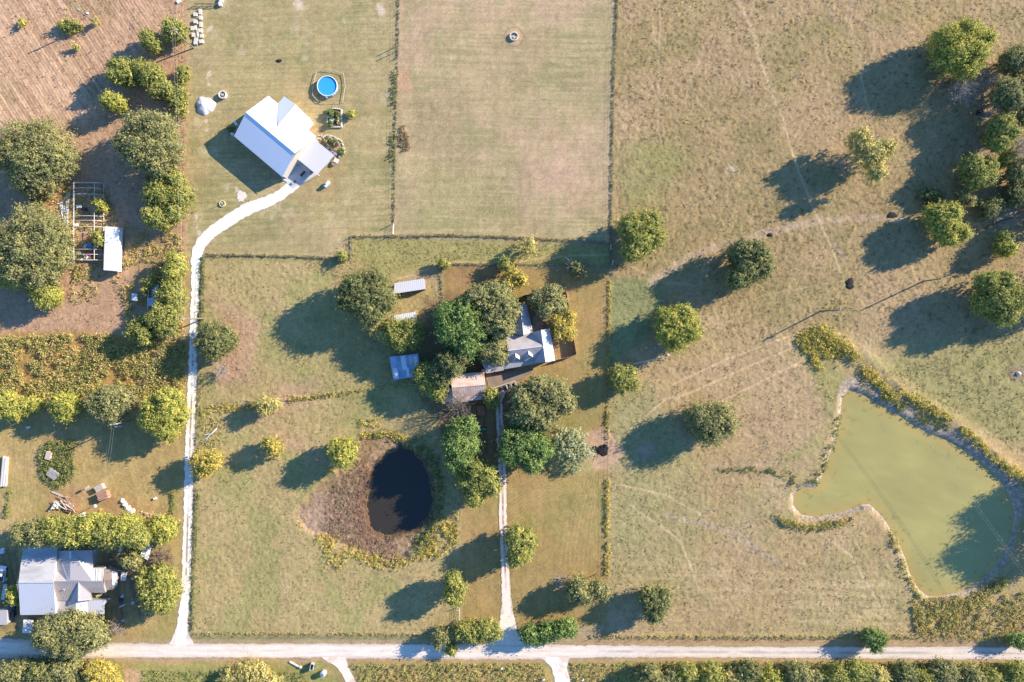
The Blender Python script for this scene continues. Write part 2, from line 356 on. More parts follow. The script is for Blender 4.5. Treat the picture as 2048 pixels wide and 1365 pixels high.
    mix(SO, (166, 152, 100)); mix(SO * sstep(.5, .65, f2), (150, 150, 90), .7); mix(SO * sstep(.62, .74, f5), (188, 160, 112), .5)
    mix(region([(270,1330),(620,1332),(690,1370),(690,1500),(270,1500)], 3, 2), (150, 152, 88), .7)
    mix(region([(250,1335),(284,1340),(284,1400),(250,1400)], 3, 2), (200, 166, 130), .8)
    dv = np.abs(Y - np.interp(X, [-400, 300, 1000, 2500], [1283, 1284, 1283, 1286]))
    mix((1 - sstep(3, 9, np.abs(dv))) * (X > 1150), (186, 156, 118), .7)
    mix(1 - sstep(0, 6, np.abs(Y - 1321 + (f2 - .5) * 8)), (190, 160, 124), .7)
    mix((1 - sstep(0, 8, np.abs(Y - 1276))) * (X > 380) * (X < 900), (140, 138, 80), .6)
    # mown / tilled row patterns (real rows of cut grass and furrows)
    def rows(mask, deg, wl, col, amt, seed, jag=.45, length=90):
        u, v = rot(X, Y, deg)
        nz = fbm(u / (length / wl), v, wl, seed, 2); nz2 = vnoise(u, v, 70, seed + 5)
        mix(mask * sstep(.5 - .1, .5 + .12, nz) * (.35 + .65 * nz2), col, amt)
    rows(LAWN, -2, 3.0, (196, 180, 134), .62, 21); rows(LAWN, 88, 9.0, (146, 142, 96), .30, 22)
    rows(MID, 1, 3.2, (202, 182, 144), .6, 23); rows(MID, 89, 8.0, (150, 146, 104), .34, 24)
    rows(YARD, 89, 3.0, (182, 152, 108), .50, 25); rows(YARD * (Y > 930), 62, 3.2, (190, 162, 108), .35, 26)
    rows(region([(1225,1120),(1780,1150),(1800,1270),(1225,1270)], 30, 20), 0, 6.0, (200, 180, 138), .6, 27)
    rows(region([(1450,640),(1740,640),(1700,760),(1350,830),(1330,760)], 20, 20), 28, 4, (188, 166, 124), .40, 28)
    rows(TILL, 58, 6, (222, 188, 152), .9, 33, length=120); rows(TILL, 54, 5, (150, 116, 88), .65, 34, length=80); rows(LEFT, 40, 4, (202, 164, 130), .35, 29); rows(LY, 80, 5, (192, 170, 114), .5, 30, length=160)
    # worn trails and gravel streaks
    def trail(pts, wd, col, amt, jit=1.2, sd=3):
        d = dist_line(X + (fbm(X, Y, 14, sd, 2) - .5) * jit * 2, Y + (fbm(X, Y, 14, sd + 7, 2) - .5) * jit * 2, pts)
        mix(1 - sstep(wd * .35, wd * .8, d), col, amt)
    for p, wd, c, a in TRAILS: trail(p, wd, c, a)
    trail([(1300,565),(1380,512),(1440,492),(1540,466),(1640,442),(1740,436),(1800,440)], 13, (188, 168, 142), .65, 5)
    trail([(1670,490),(1688,520)], 8, (170, 152, 132), .6, 3)
    trail([(1330,1033),(1400,1045),(1450,1063),(1500,1088),(1560,1130)], 9, (178, 162, 136), .75, 3)
    trail([(1420,932),(1550,928)], 8, (186, 168, 140), .6, 3)
    mix((1 - sstep(6, 14, np.hypot(X - 1463, Y - 338) + (f1 - .5) * 8)), (196, 184, 160), .6)
    for (cx, cy, r) in [(418,150,7),(417,165,8),(412,243,7),(413,262,6),(409,170,5),(392,395,7),(395,380,5),(392,437,8),(395,452,6),(398,465,7),(474,381,5),(598,10,20),(420,60,10),(760,20,16)]:
        d = np.hypot((X - cx) * 1.5, Y - cy) + (fbm(X, Y, 7, 8, 2) - .5) * 16
        mix(1 - sstep(r * .3, r, d), (224, 208, 186), .75)
    d = np.hypot(X - 1028, Y - 74); mix(np.exp(-((d - 13) / 4) ** 2), (200, 165, 130), .6); mix(np.exp(-((d - 19) / 2) ** 2), (120, 110, 80), .4)
    d = np.hypot(X - 2034, Y - 748); mix(1 - sstep(12, 22, d), (150, 132, 116), .7)
    mix(region([(797,138),(822,140),(826,185),(798,186)], 3, 2), (196, 160, 126), .7)
    d = np.hypot(X - 827, (Y - 330) * 1.3); mix(.5 * (1 + np.cos(d * 1.6)) * (d < 34), (206, 184, 140), .5)
    for (cx, cy, r) in [(1320,690,22),(1230,480,18),(1290,900,26),(1125,1165,22),(1960,190,45),(1975,300,40),(2010,430,40),(1690,330,26),(1500,560,22),(240,170,30),(60,600,30),(470,960,1)]:
        d = np.hypot(X - cx, (Y - cy) * 1.2) + (f1 - .5) * 22 + (f2 - .5) * 20; mix(1 - sstep(r * .5, r, d), (176, 158, 142), .55)
    # dry bed of the small pond
    DB = region(DRYBED, 8, 10); mix(DB, (150, 126, 96), .85)
    mix(DB * sstep(.45, .6, f2), (140, 120, 84), .8); mix(DB * sstep(.5, .72, fbm(X, Y, 6, 17, 3)), (190, 160, 138), .75)
    mix(DB * region([(735,900),(750,960),(730,1000),(745,1070),(770,1090),(715,1090),(700,1000),(720,930)], 10, 10), (142, 100, 82), .5)
    mix(DB * region([(590,1030),(640,990),(660,1040),(640,1080),(600,1055)], 10, 10), (190, 164, 142), .6)
    # shores of the green pond
    dp = sdf(X, Y, BIGPOND, 90); ne = sstep(-10, 60, (X - 1700) * .55 - (Y - 800) * .83 + 20)
    wdt = 10 + 24 * ne
    sh = 1 - sstep(wdt * .6, wdt, dp + (f1 - .5) * 14)
    mix(sh, (166, 153, 138), .95); mix(sh * sstep(.5, .72, fbm(X, Y, 3.2, 18, 2)), (214, 200, 184), .7); mix(sh * sstep(.55, .75, fbm(X, Y, 5, 19, 2)), (112, 100, 82), .6)
    mix((1 - sstep(0, 5, np.abs(dp - 1))) , (196, 180, 158), .5)
    ds = sdf(X, Y, SMALLPOND, 90) + (fbm(X, Y, 26, 77, 3) - .5) * 22 * sstep(870, 800, X) + (f1 - .5) * 4
    mix(1 - sstep(2, 12, ds + (f1 - .5) * 8), (98, 78, 60), .85)
    # generic patchiness
    lum = 1 + .34 * (f4 - .5) + .26 * (f1 - .5) + .22 * (f2 - .5) + .16 * (f3 - .5)
    base = base * lum[:, None] * np.array([1.05, .995, .93])
    # ---- heights
    rough = .035 + .05 * NE + .03 * SW + .035 * EAST + .025 * LEFT + .05 * SCRUB + .03 * SO + .03 * DB - .025 * np.clip(LAWN + YARD + MID, 0, 1)
    z = rough * ((fbm(X, Y, 6, 40, 3) - .5) * 2.6 + (vnoise(X, Y, 2.6, 41) - .5) * 1.3)
    u, v = rot(X, Y, 58 + 0); z = z + TILL * .06 * np.sin(v / 6.0 * 2 * math.pi + 3 * fbm(X, Y, 40, 42, 2)) * (.4 + fbm(X, Y, 20, 43, 2))
    z = z + .5 * (f3 - .5) * .6
    z = z + .55 * np.exp(-(dist_line(X, Y, [(1640,670),(1720,705),(1800,775),(1900,838),(1980,900),(2048,965),(2120,1060),(2080,1180)]) / 17) ** 2)
    z = z * (1 - np.clip(sh * .6, 0, 1)) - 1.7 * (1 - sstep(-14, 16, dp))
    z = z - .55 * DB - 1.3 * (1 - sstep(-16, 10, ds))
    # flatten under roads and buildings
    flat = np.zeros(n)
    def fl(d, wd): 
        nonlocal flat
        flat = np.maximum(flat, 1 - sstep(wd, wd + 14, d))
    fl(dist_line(X, Y, ROAD), 22); fl(dist_line(X, Y, LANE), 14); fl(dist_line(X, Y, DRIVE2), 12); fl(dist_line(X, Y, SPUR1), 14); fl(dist_line(X, Y, SPUR2), 18)
    fl(np.hypot(X - 1000, Y - 770), 36); fl(np.hypot(X - 570, Y - 280), 110)
    z = z * (1 - flat) - .02 * flat
    return np.clip(base * K, .01, .85), z

def axis(lo, hi, step, far):
    a = list(np.arange(lo, hi + .1, step)); b = []; s = step; x = lo
    while x > -far: s *= 1.2; x -= s; b.append(x)
    c = []; s = step; x = a[-1]
    while x < far: s *= 1.2; x += s; c.append(x)
    return np.array(b[::-1] + a + c)
gx = axis(-90, 2138, 2.0, 16000); gy = axis(-90, 1455, 2.0, 16000)
XX, YY = np.meshgrid(gx, gy); X = XX.ravel(); Y = YY.ravel()
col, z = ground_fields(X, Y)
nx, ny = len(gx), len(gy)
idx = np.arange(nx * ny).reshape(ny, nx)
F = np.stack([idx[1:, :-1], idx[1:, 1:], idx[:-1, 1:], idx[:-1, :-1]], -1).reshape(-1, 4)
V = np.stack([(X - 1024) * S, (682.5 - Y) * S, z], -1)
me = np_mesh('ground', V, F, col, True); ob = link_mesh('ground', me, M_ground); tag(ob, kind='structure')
GZ = z.reshape(ny, nx)
def ground_z(px, py):
    i = np.clip(np.searchsorted(gx, px), 0, nx - 1); j = np.clip(np.searchsorted(gy, py), 0, ny - 1)
    return GZ[j, i]

# ---------------------------------------------------------------- roads as thin ragged sheets
def patch(name, bbox, maskfn, colfn, zz, step=1.0, mat=M_gravel):
    xs = np.arange(bbox[0], bbox[2], step); ys = np.arange(bbox[1], bbox[3], step)
    XX, YY = np.meshgrid(xs, ys); X = XX.ravel(); Y = YY.ravel()
    m = maskfn(X, Y); q = m.reshape(len(ys), len(xs)) > 0
    cell = q[1:, :-1] & q[1:, 1:] & q[:-1, 1:] & q[:-1, :-1]
    idx = np.arange(len(X)).reshape(len(ys), len(xs))
    F = np.stack([idx[1:, :-1], idx[1:, 1:], idx[:-1, 1:], idx[:-1, :-1]], -1)[cell]
    used, inv = np.unique(F.ravel(), return_inverse=True)
    X = X[used]; Y = Y[used]; F = inv.reshape(-1, 4)
    col = np.clip(colfn(X, Y) * K, .01, 1.3 if 'pond' in name else .8)
    V = np.stack([(X - 1024) * S, (682.5 - Y) * S, np.full(len(X), zz)], -1)
    o = link_mesh(name, np_mesh(name, V, F, col, True), mat); tag(o, kind='structure'); return o
def mixc(a, b, m): return a + (lin(b) - a) * m[:, None]
def road_mask(X, Y):
    c = np.interp(X, [p[0] for p in ROAD], [p[1] for p in ROAD])
    hw = np.interp(X, [-50, 0, 200, 400, 900, 1060, 1180, 1500, 2048, 2100], [21, 21, 16, 14.5, 16, 16, 12.5, 11.5, 13.5, 13.5])
    return hw + (fbm(X, Y, 12, 50, 3) - .5) * 5 - np.abs(Y - c)
def road_col(X, Y):
    c = np.interp(X, [p[0] for p in ROAD], [p[1] for p in ROAD]); d = Y - c
    b = np.zeros((len(X), 3)) + lin((250, 230, 208))
    east = sstep(1150, 1260, X)
    b = mixc(b, (224, 210, 192), east * .8)
    b = mixc(b, (236, 226, 214), np.exp(-((np.abs(d) - 5.5) / 2.2) ** 2) * .6)
    b = mixc(b, (186, 178, 168), np.exp(-(d / 2.0) ** 2) * (.35 + .5 * east) * sstep(.3, .6, fbm(X, Y * 4, 30, 52, 2)))
    b = mixc(b, (206, 190, 174), (np.exp(-((np.abs(d) - 9.5) / 1.5) ** 2)) * .4 * sstep(.4, .6, fbm(X / 8, Y, 6, 59, 2)))
    b = mixc(b, (186, 166, 144), sstep(9, 14, np.abs(d)) * .6)
    return b * (1 + .26 * (fbm(X / 6, Y, 4, 53, 3) - .5))[:, None] * (1 + .14 * (fbm(X, Y, 4, 54, 2) - .5))[:, None]
patch('road', (-50, 1265, 2098, 1335), road_mask, road_col, .05)
def lane_mask(X, Y):
    d = dist_line(X, Y, LANE)
    hw = np.where(X < 402, np.interp(Y, [500, 520, 560, 640, 720, 834, 1000, 1200, 1240, 1265, 1285], [11, 9.5, 9, 8, 8.5, 9.5, 9.2, 9.6, 10.5, 14, 24]), np.interp(X, [402, 420, 500, 545, 570, 600], [11.5, 12.5, 13, 12, 11, 12]))
    m = hw + (fbm(X, Y, 7, 55, 3) - .5) * 5.5 - d
    d2 = np.hypot((X - 484) * 1.0, (Y - 393) * .8) + (fbm(X, Y, 6, 56, 2) - .5) * 7
    return np.maximum(m, 9.5 - d2)
def lane_col(X, Y):
    d = dist_line(X, Y, LANE); b = np.zeros((len(X), 3)) + lin((255, 246, 230)) * 1.12
    low = sstep(505, 700, Y) * (1 - sstep(1150, 1240, Y))
    b = mixc(b, (252, 236, 218), low * .7)
    b = mixc(b, (150, 138, 108), (1 - sstep(.8, 2.6, d)) * low * sstep(.42, .60, fbm(X, Y, 16, 57, 3)) * .8)
    b = mixc(b, (206, 190, 166), sstep(7, 12, d) * .5)
    return b * (1 + .3 * (fbm(X, Y, 5, 58, 3) - .5))[:, None]
patch('driveway_lane', (330, 340, 620, 1291), lane_mask, lane_col, .062)
def d2_mask(X, Y):
    d = dist_line(X, Y, DRIVE2)
    hw = np.interp(Y, [775, 800, 900, 1000, 1150, 1200, 1240, 1262, 1290], [5, 7, 7.5, 8, 8.5, 10, 15, 20, 36])
    return hw + (fbm(X, Y, 7, 60, 3) - .5) * 4 - d
def d2_col(X, Y):
    d = dist_line(X, Y, DRIVE2); b = np.zeros((len(X), 3)) + lin((250, 232, 210))
    b = mixc(b, (176, 138, 122), (1 - sstep(.8, 2.8, d)) * (1 - sstep(1130, 1200, Y)) * (.5 + .5 * sstep(.4, .6, fbm(X, Y, 12, 61, 2))))
    b = mixc(b, (190, 170, 146), sstep(6, 9, d) * .5 * (Y < 1230))
    return b * (1 + .24 * (fbm(X, Y, 5, 62, 3) - .5))[:, None]
patch('driveway', (960, 775, 1070, 1292), d2_mask, d2_col, .066)
def s_mask(line, hw0, sd):
    return lambda X, Y: np.interp(Y, [1308, 1318, 1335, 1365, 1440], [hw0 * 2.4, hw0 * 1.7, hw0, hw0, hw0]) + (fbm(X, Y, 7, sd, 3) - .5) * 4 - dist_line(X, Y, line)
def s_col(c):
    def f(X, Y):
        b = np.zeros((len(X), 3)) + lin(c); b = mixc(b, (180, 150, 122), sstep(.5, .62, fbm(X, Y, 14, 66, 3)) * .35)
        return b * (1 + .2 * (fbm(X, Y, 5, 65, 3) - .5))[:, None]
    return f
patch('farm_track', (600, 1314, 780, 1440), s_mask(SPUR1, 10, 67), s_col((250, 230, 208)), .056)
patch('gravel_entrance', (1050, 1314, 1180, 1440), s_mask(SPUR2, 15, 68), s_col((255, 240, 222)), .058)
def slab_obj(name, pts, zz, mat, t=.08):
    o = MB().slab([G(x, y, zz) for x, y in pts], t).build(name, mat); tag(o, kind='structure'); return o
slab_obj('patio_slab', [(560,352),(586,378),(630,352),(662,322),(640,292),(600,300)], .10, M_conc, .15)
def yard_mask(X, Y):
    return 3 + (fbm(X, Y, 7, 71, 3) - .5) * 5 - sdf(X, Y, [(974,753),(1064,739),(1050,752),(1028,764),(1008,788),(994,788),(980,774)], 40)
patch('shade_toned_forecourt', (950, 720, 1120, 800), yard_mask, s_col((146, 134, 120)), .060)  # forecourt, with the house's shade put into its darker colour

# ---------------------------------------------------------------- water
M_pond = mat_water('green_pond_water', A(176, 166, 100), .12)
M_pond2 = mat_water('dark_pond_water', (.040, .032, .022), .12)
def water(name, poly, z, grow, mat):
    cx = sum(p[0] for p in poly) / len(poly); cy = sum(p[1] for p in poly) / len(poly)
    n = len(poly); out = []
    for i in range(n):
        x0, y0 = poly[i - 1]; x1, y1 = poly[(i + 1) % n]; dx, dy = x1 - x0, y1 - y0; L = math.hypot(dx, dy)
        out.append((poly[i][0] + dy / L * grow, poly[i][1] - dx / L * grow))
    m = MB(); m.face([G(x, y, z) for x, y in out]); o = m.build(name, mat); tag(o, kind='structure')
    return o
_t = M_pond.node_tree; _a = _t.nodes.new('ShaderNodeAttribute'); _a.attribute_name = 'Col'; _m = _t.nodes.new('ShaderNodeMixRGB'); _m.blend_type = 'MULTIPLY'; _m.inputs[0].default_value = 1
_s = [l for l in _t.links if l.to_socket.name == 'Base Color'][0].from_socket; _t.links.new(_s, _m.inputs[1]); _t.links.new(_a.outputs['Color'], _m.inputs[2]); _t.links.new(_m.outputs[0], _t.nodes['Principled BSDF'].inputs['Base Color'])
def pond_col(X, Y):
    d = -sdf(X, Y, BIGPOND, 90) + (fbm(X, Y, 22, 81, 3) - .5) * 12
    b = np.ones((len(X), 3)) / K; sh_ = np.array([1.16, .98, .92]) / K
    b = b + (sh_ - b) * (1 - sstep(0, 26, d))[:, None] * .8
    u, v = rot(X, Y, 20); b = b * (1 + .16 * (fbm(u / 3, v, 12, 82, 3) - .5))[:, None] * (1 + .22 * (fbm(X, Y, 90, 83, 2) - .5))[:, None]
    b = b * (1 - .25 * sstep(.66, .8, fbm(X, Y, 9, 84, 3)) * (1 - sstep(10, 45, d)))[:, None]
    return b
_o = patch('pond_water', (1560, 760, 2060, 1220), lambda X, Y: 12 - sdf(X, Y, BIGPOND, 90), pond_col, -.72, 2.0, M_pond)
water('small_pond_water', SMALLPOND, -1.15, 16, M_pond2)

# ---------------------------------------------------------------- foliage
def cards(cen, out, rc, nl, size, colr, rng, flat=1.0, updir=.3, rnd=.6, radial=0.0):
    """leaf cards round clump centres. cen (n,3) out (n,3) rc (n,) colr (n,3)"""
    n = len(cen)
    off = rng.normal(size=(n, nl, 3)); L = np.linalg.norm(off, axis=2, keepdims=True); off = off / L * (rng.random((n, nl, 1)) ** .45)
    off[..., 2] *= flat
    c = cen[:, None, :] + off * rc[:, None, None]
    if radial: c = c + out[:, None, :] * (rng.normal(size=(n, nl, 1)) * rc[:, None, None] * radial)
    nrm = off * .7 + out[:, None, :] * .75 + rng.normal(size=(n, nl, 3)) * rnd + np.array([0, 0, updir])
    nrm /= np.linalg.norm(nrm, axis=2, keepdims=True) + 1e-9
    t = np.cross(nrm, rng.normal(size=(n, nl, 3))); t /= np.linalg.norm(t, axis=2, keepdims=True) + 1e-9
    b = np.cross(nrm, t)
    s = size * (.65 + .7 * rng.random((n, nl, 1)))
    V = np.stack([c + t * s, c + b * s * .62, c - t * s, c - b * s * .62], 2).reshape(-1, 3)
    F = np.arange(n * nl * 4).reshape(-1, 4)
    cc = colr[:, None, :] * (.8 + .4 * rng.random((n, nl, 1))); cc = np.repeat(cc.reshape(-1, 3), 4, 0)
    return V, F, cc
PAL = {  # leaf albedos: two ends of the mix, plus an accent and its share
 'yg': ((.43, .42, .115), (.22, .25, .070), (.56, .50, .13), .14),
 'bright': ((.50, .48, .115), (.27, .30, .070), (.64, .56, .12), .16),
 'ol': ((.40, .38, .155), (.21, .225, .095), (.50, .44, .16), .12),
 'dol': ((.30, .30, .115), (.15, .18, .070), (.40, .36, .13), .10),
 'dg': ((.27, .37, .10), (.095, .165, .055), (.38, .45, .13), .2),
 'yl': ((.56, .46, .11), (.32, .30, .09), (.70, .54, .11), .25),
 'tan': ((.62, .54, .20), (.40, .38, .14), (.74, .60, .20), .2),
 'pale': ((.47, .50, .28), (.33, .38, .20), (.50, .52, .32), .2),
}
def tube_np(segs):   # segs: list of (p0,p1,r0,r1)
    n = 5; Vs = []; Fs = []; b = 0
    for p0, p1, r0, r1 in segs:
        p0 = np.array(p0, float); p1 = np.array(p1, float); d = p1 - p0; L = np.linalg.norm(d) + 1e-9; d /= L
        u = np.cross(d, (0.31, .17, .93)); u /= np.linalg.norm(u) + 1e-9; v = np.cross(d, u)
        a = np.arange(n) * 2 * math.pi / n
        ring = np.cos(a)[:, None] * u + np.sin(a)[:, None] * v
        Vs.append(p0 + ring * r0); Vs.append(p1 + ring * r1)
        k = np.arange(n); Fs.append(np.stack([b + k, b + (k + 1) % n, b + n + (k + 1) % n, b + n + k], -1)); b += 2 * n
    return np.concatenate(Vs), np.concatenate(Fs)
def limbs(base, tips, r, rng, twig=2):
    segs = []; base = np.array(base, float); h = max(t[2] for t in tips)
    fork = base + np.array([0, 0, h * .28]); segs.append((base, fork, r, r * .8))
    for t in tips:
        t = np.array(t, float); mid = fork * .5 + t * .5 + rng.normal(size=3) * h * .05
        segs.append((fork, mid, r * .55, r * .35)); segs.append((mid, t, r * .35, r * .12))
        for _ in range(twig):
            e = mid + (t - mid) * rng.random() + rng.normal(size=3) * h * .13
            segs.append((mid, e, r * .2, r * .06))
    return segs
def tree(label, st, lobes, h=None, name='tree', cat='tree', dens=1.0, group=None, leaf=.23, rclump=1.0, trunk=True):
    seed = int(sum(x * 7 + y * 13 for x, y, r in lobes)) % 99991; rng = np.random.default_rng(seed)
    xs = [l[0] for l in lobes]; ys = [l[1] for l in lobes]
    R = max(max(x + r for x, y, r in lobes) - min(x - r for x, y, r in lobes), max(y + r for x, y, r in lobes) - min(y - r for x, y, r in lobes)) * .5 * S
    if h is None: h = 2.8 + 1.22 * R
    wsum = sum(r * r for _, _, r in lobes); mx = sum(x * r * r for x, y, r in lobes) / wsum; my = sum(y * r * r for x, y, r in lobes) / wsum
    bx, by, _ = P(mx, my, h * .62); root = thing(name, label, cat, (bx, by, 0), group)
    L3 = []; rmax = max(r for _, _, r in lobes) * S
    for i, (x, y, r) in enumerate(lobes):
        rm = r * S; top = h * (1 - .16 * rng.random() - .22 * (1 - rm / rmax)); rz = min(rm * 1.35, top * .47)
        z = top - rz; X_, Y_, _ = P(x, y, z); L3.append((X_ - bx, Y_ - by, z, rm * .94, rz))
    if len(lobes) > 1 or h > 8:
        rr = R * .55; rz = h * .42; L3.append((0, 0, h * .46, rr, rz))
    pa, pb, pc, sh = [np.array(v) * 1.04 if isinstance(v, tuple) else v for v in PAL[st]]
    CC = []; OO = []; RR = []; KK = []
    for li, (x, y, z, r, rz) in enumerate(L3):
        rc0 = min(max(.5, r * .15), .8) * rclump
        n = max(14, int(dens * 7.2 * r * max(rz, r * .6) / (rc0 * rc0 * 1.0)))
        u = rng.normal(size=(n, 3)); u[:, 2] = np.where(u[:, 2] < -.8, -u[:, 2], u[:, 2]); u /= np.linalg.norm(u, axis=1, keepdims=True)
        lump = .80 + .52 * fbm(u[:, 0] * 3 + li * 9, u[:, 1] * 3 + u[:, 2] * 2.1, .9, 70 + seed % 17, 2) * 1.0 - .12
        k = np.where(rng.random(n) < .86, .80 + .18 * rng.random(n), .45 + .35 * rng.random(n)) * lump
        stray = rng.random(n) < .14; k = np.where(stray, .98 + .28 * rng.random(n) * (u[:, 2] < .6), k)
        c = np.array([x, y, z]) + u * np.array([r, r, rz]) * k[:, None]
        keep = np.ones(n, bool)
        for lj, (x2, y2, z2, r2, rz2) in enumerate(L3):
            if lj != li:
                q = ((c[:, 0] - x2) / r2) ** 2 + ((c[:, 1] - y2) / r2) ** 2 + ((c[:, 2] - z2) / rz2) ** 2
                keep &= q > .42
        c = c[keep]; u = u[keep]; m = len(c)
        if m == 0: continue
        f = np.clip(rng.random(m) * .75 + .35 * (fbm(c[:, 0] + 50, c[:, 1] + 50, 2.6, seed % 13, 2) - .3), 0, 1)[:, None]
        kc = (pb + (pa - pb) * f) * 1.0; ac = (rng.random(m) < sh)[:, None]; kc = np.where(ac, pc, kc) * (.82 + .36 * rng.random((m, 1)))
        CC.append(c); OO.append(u); RR.append(rc0 * (.55 + .85 * rng.random(m))); KK.append(kc)
    c = np.concatenate(CC); c[:, 2] = np.maximum(c[:, 2], .35)
    V_, F_, col_ = cards(c, np.concatenate(OO), np.concatenate(RR), 24, leaf, np.concatenate(KK), rng, rnd=.5, radial=.95)
    link_mesh('crown', np_mesh('crown', V_, F_, col_), M_leaf, root)
    if trunk:
        tips = [(x, y, z) for x, y, z, r, rz in L3]
        V_, F_ = tube_np(limbs((0, 0, -.1), tips, max(.12, R * .05), rng)); link_mesh('trunk', np_mesh('trunk', V_, F_), M_bark, root)
    return root
def bare_tree(label, x, y, r, h, n=26, name='bare_tree', col=M_dead, group=None, cat='tree'):
    rng = np.random.default_rng(int(x * 3 + y * 7)); X_, Y_, _ = P(x, y, h * .6); root = thing(name, label, cat, (X_, Y_, 0), group)
    R = r * S; segs = []; fork = np.array([0, 0, h * .25]); segs.append(((0, 0, -.1), fork, .16, .13))
    for i in range(n):
        a = rng.random() * 6.283; el = .25 + rng.random() * 1.1
        d = np.array([math.cos(a) * math.cos(el), math.sin(a) * math.cos(el), math.sin(el) * .9]); mid = fork + d * np.array([R, R, h * .7]) * .5 + rng.normal(size=3) * .25
        tip = fork + d * np.array([R, R, h * .75]) + rng.normal(size=3) * .35
        segs.append((fork, mid, .09, .06)); segs.append((mid, tip, .06, .03))
        for k in range(9):
            s = mid + (tip - mid) * rng.random(); e = s + (rng.normal(size=3) + d * .8) * R * .2; segs.append((s, e, .035, .02))
            e2 = e + rng.normal(size=3) * R * .12; segs.append((e, e2, .022, .015))
    V_, F_ = tube_np(segs[:1]); link_mesh('trunk', np_mesh('trunk', V_, F_), col, root)
    V_, F_ = tube_np(segs[1:]); link_mesh('branches', np_mesh('branches', V_, F_), col, root)
    return root

# left side, from the top
T = tree
T('small low bush alone on the furrowed field, nearest the corner', 'bright', [(45,47,7)], 1.6, name='bush', cat='bush')
T('low straggling bush on the furrowed field beside the pole shadow', 'yg', [(127,50,9),(143,54,9),(157,52,7)], 2.0, name='bush', cat='bush')
T('tiny thin bush on the furrowed field with a short thin shadow', 'tan', [(151,96,6)], 1.8, name='bush', cat='bush', dens=.6)
T('wispy sapling at the foot of the pole standing in the furrowed field', 'tan', [(193,44,6)], 2.4, name='sapling', dens=.5)
T('round yellow-green tree left of the crossarm pole, near the top', 'yg', [(298,80,17),(308,90,13)], 6)
T('yellow-green tree beneath the crossarm pole next to the stone slabs', 'yg', [(345,58,18),(360,66,15),(340,72,13)], 6)
T('leftmost tree of the yellow-green clump above the two big olive crowns', 'yg', [(240,138,20),(258,150,22),(235,156,14)], 7.5)
T('middle tree of the yellow-green clump above the bright small tree', 'yg', [(285,142,19),(300,155,20),(312,148,14)], 7.5)
T('lower right tree of the yellow-green clump, small and spreading', 'yg', [(322,175,17),(337,182,13),(312,186,11)], 6)
T('bright small tree with a long thin shadow over bare soil', 'bright', [(222,203,15),(236,209,14)], 7)
T('broad olive tree at the left edge above the greenhouse frame', 'ol', [(48,285,42),(95,280,38),(120,315,32),(75,325,46),(18,310,34),(105,340,28),(60,362,27),(88,368,20)], 12.5)
T('bright young tree tucked under the broad olive tree at the left edge', 'bright', [(45,360,20),(58,372,14)], 7)
T('broad olive tree between the greenhouse and the lane', 'ol', [(285,262,36),(320,262,34),(335,300,34),(295,305,40),(320,330,26),(262,290,24)], 12.5)
T('bushy tree in the lane hedgerow just below the broad olive tree', 'yg', [(320,375,24),(330,395,22),(308,392,16)], 8)
T('tree squeezed against the lane hedgerow beside the grassy verge', 'yg', [(354,360,16),(356,395,18),(352,425,16)], 7)
T('round tree at the lower end of the hedgerow, right of the white box trailer', 'yg', [(308,434,19),(325,442,17)], 7.5)
T('huge olive tree at the left edge beside the white tarp', 'ol', [(70,450,40),(105,470,38),(112,510,32),(60,500,44),(28,480,34),(20,520,32),(85,545,34),(45,545,30)], 13)
T('bright yellow-green tree at the foot of the huge olive tree', 'bright', [(85,580,24),(102,590,20),(92,602,15)], 8)
T('bright yellow-green tree cut by the left edge below the huge olive tree', 'bright', [(8,555,17),(28,563,14)], 7)
T('narrow tree beside the lane above the junk frame', 'bright', [(352,520,15),(350,545,17)], 6.5)
T('leafy tree beside the lane, right of the junk frame', 'yg', [(345,578,20),(352,600,19),(330,592,14)], 7.5)
T('leafy tree below the junk frame near the pole by the lane', 'yg', [(325,632,26),(345,625,20),(335,655,18),(308,640,14)], 8)
T('dark-based tree at the lower left of the lane clump over the scrub', 'yg', [(278,655,18),(292,672,18),(268,668,12)], 6.5)
T('small bush between the junk frame and the white cabinet', 'yg', [(297,564,9),(308,562,9),(291,580,6)], 3, name='bush', cat='bush')
T('small hedge tree against the verge right of the yellow-green clump', 'yg', [(352,205,14),(364,185,9),(362,225,9)], 4.5)
T('thin bush on the fence line below the crossarm pole', 'yg', [(366,140,8),(364,165,7)], 3, name='bush', cat='bush')
T('dark green tree touching the right side of the lane above the pink bare patch', 'dol', [(425,670,26),(450,678,24),(430,695,24),(408,685,15)], 8.5)
T('round yellow-green tree standing alone in the row below the scrub', 'bright', [(126,806,20),(140,815,19),(128,825,17)], 8)
T('yellow tree cut by the left edge in the row below the scrub', 'bright', [(12,808,24),(32,820,20)], 8)
T('low yellow tree between the edge tree and the round one below the scrub', 'bright', [(58,812,15),(74,808,11)], 5.5)
T('spreading olive tree with drooping boughs in the row below the scrub', 'ol', [(195,805,18),(222,795,22),(250,802,22),(225,822,24),(205,822,16)], 8.5)
T('tall dense yellow-green tree beside the lane in the row below the scrub', 'bright', [(308,812,20),(340,802,22),(350,830,24),(315,840,26),(335,858,22)], 10)
T('small orange-yellow tree overhanging the right side of the lane', 'yl', [(400,920,16),(420,925,18),(405,940,14),(430,915,11)], 7.5)
for i, (x, y, r, st) in enumerate([(52,1066,20,'ol'),(84,1062,25,'ol'),(118,1058,25,'yg'),(152,1062,25,'yg'),(188,1055,27,'bright'),(222,1062,27,'yg'),(255,1058,27,'bright'),(278,1072,18,'yg')]):
    T('%s tree of the hedge behind the white metal building, counting from the left' % ['first','second','third','fourth','fifth','sixth','seventh','eighth and last'][i], st, [(x,y,r),(x+7,y+12,r*.65),(x-7,y-10,r*.6)], 12.6, group='hedge trees behind the white metal building')
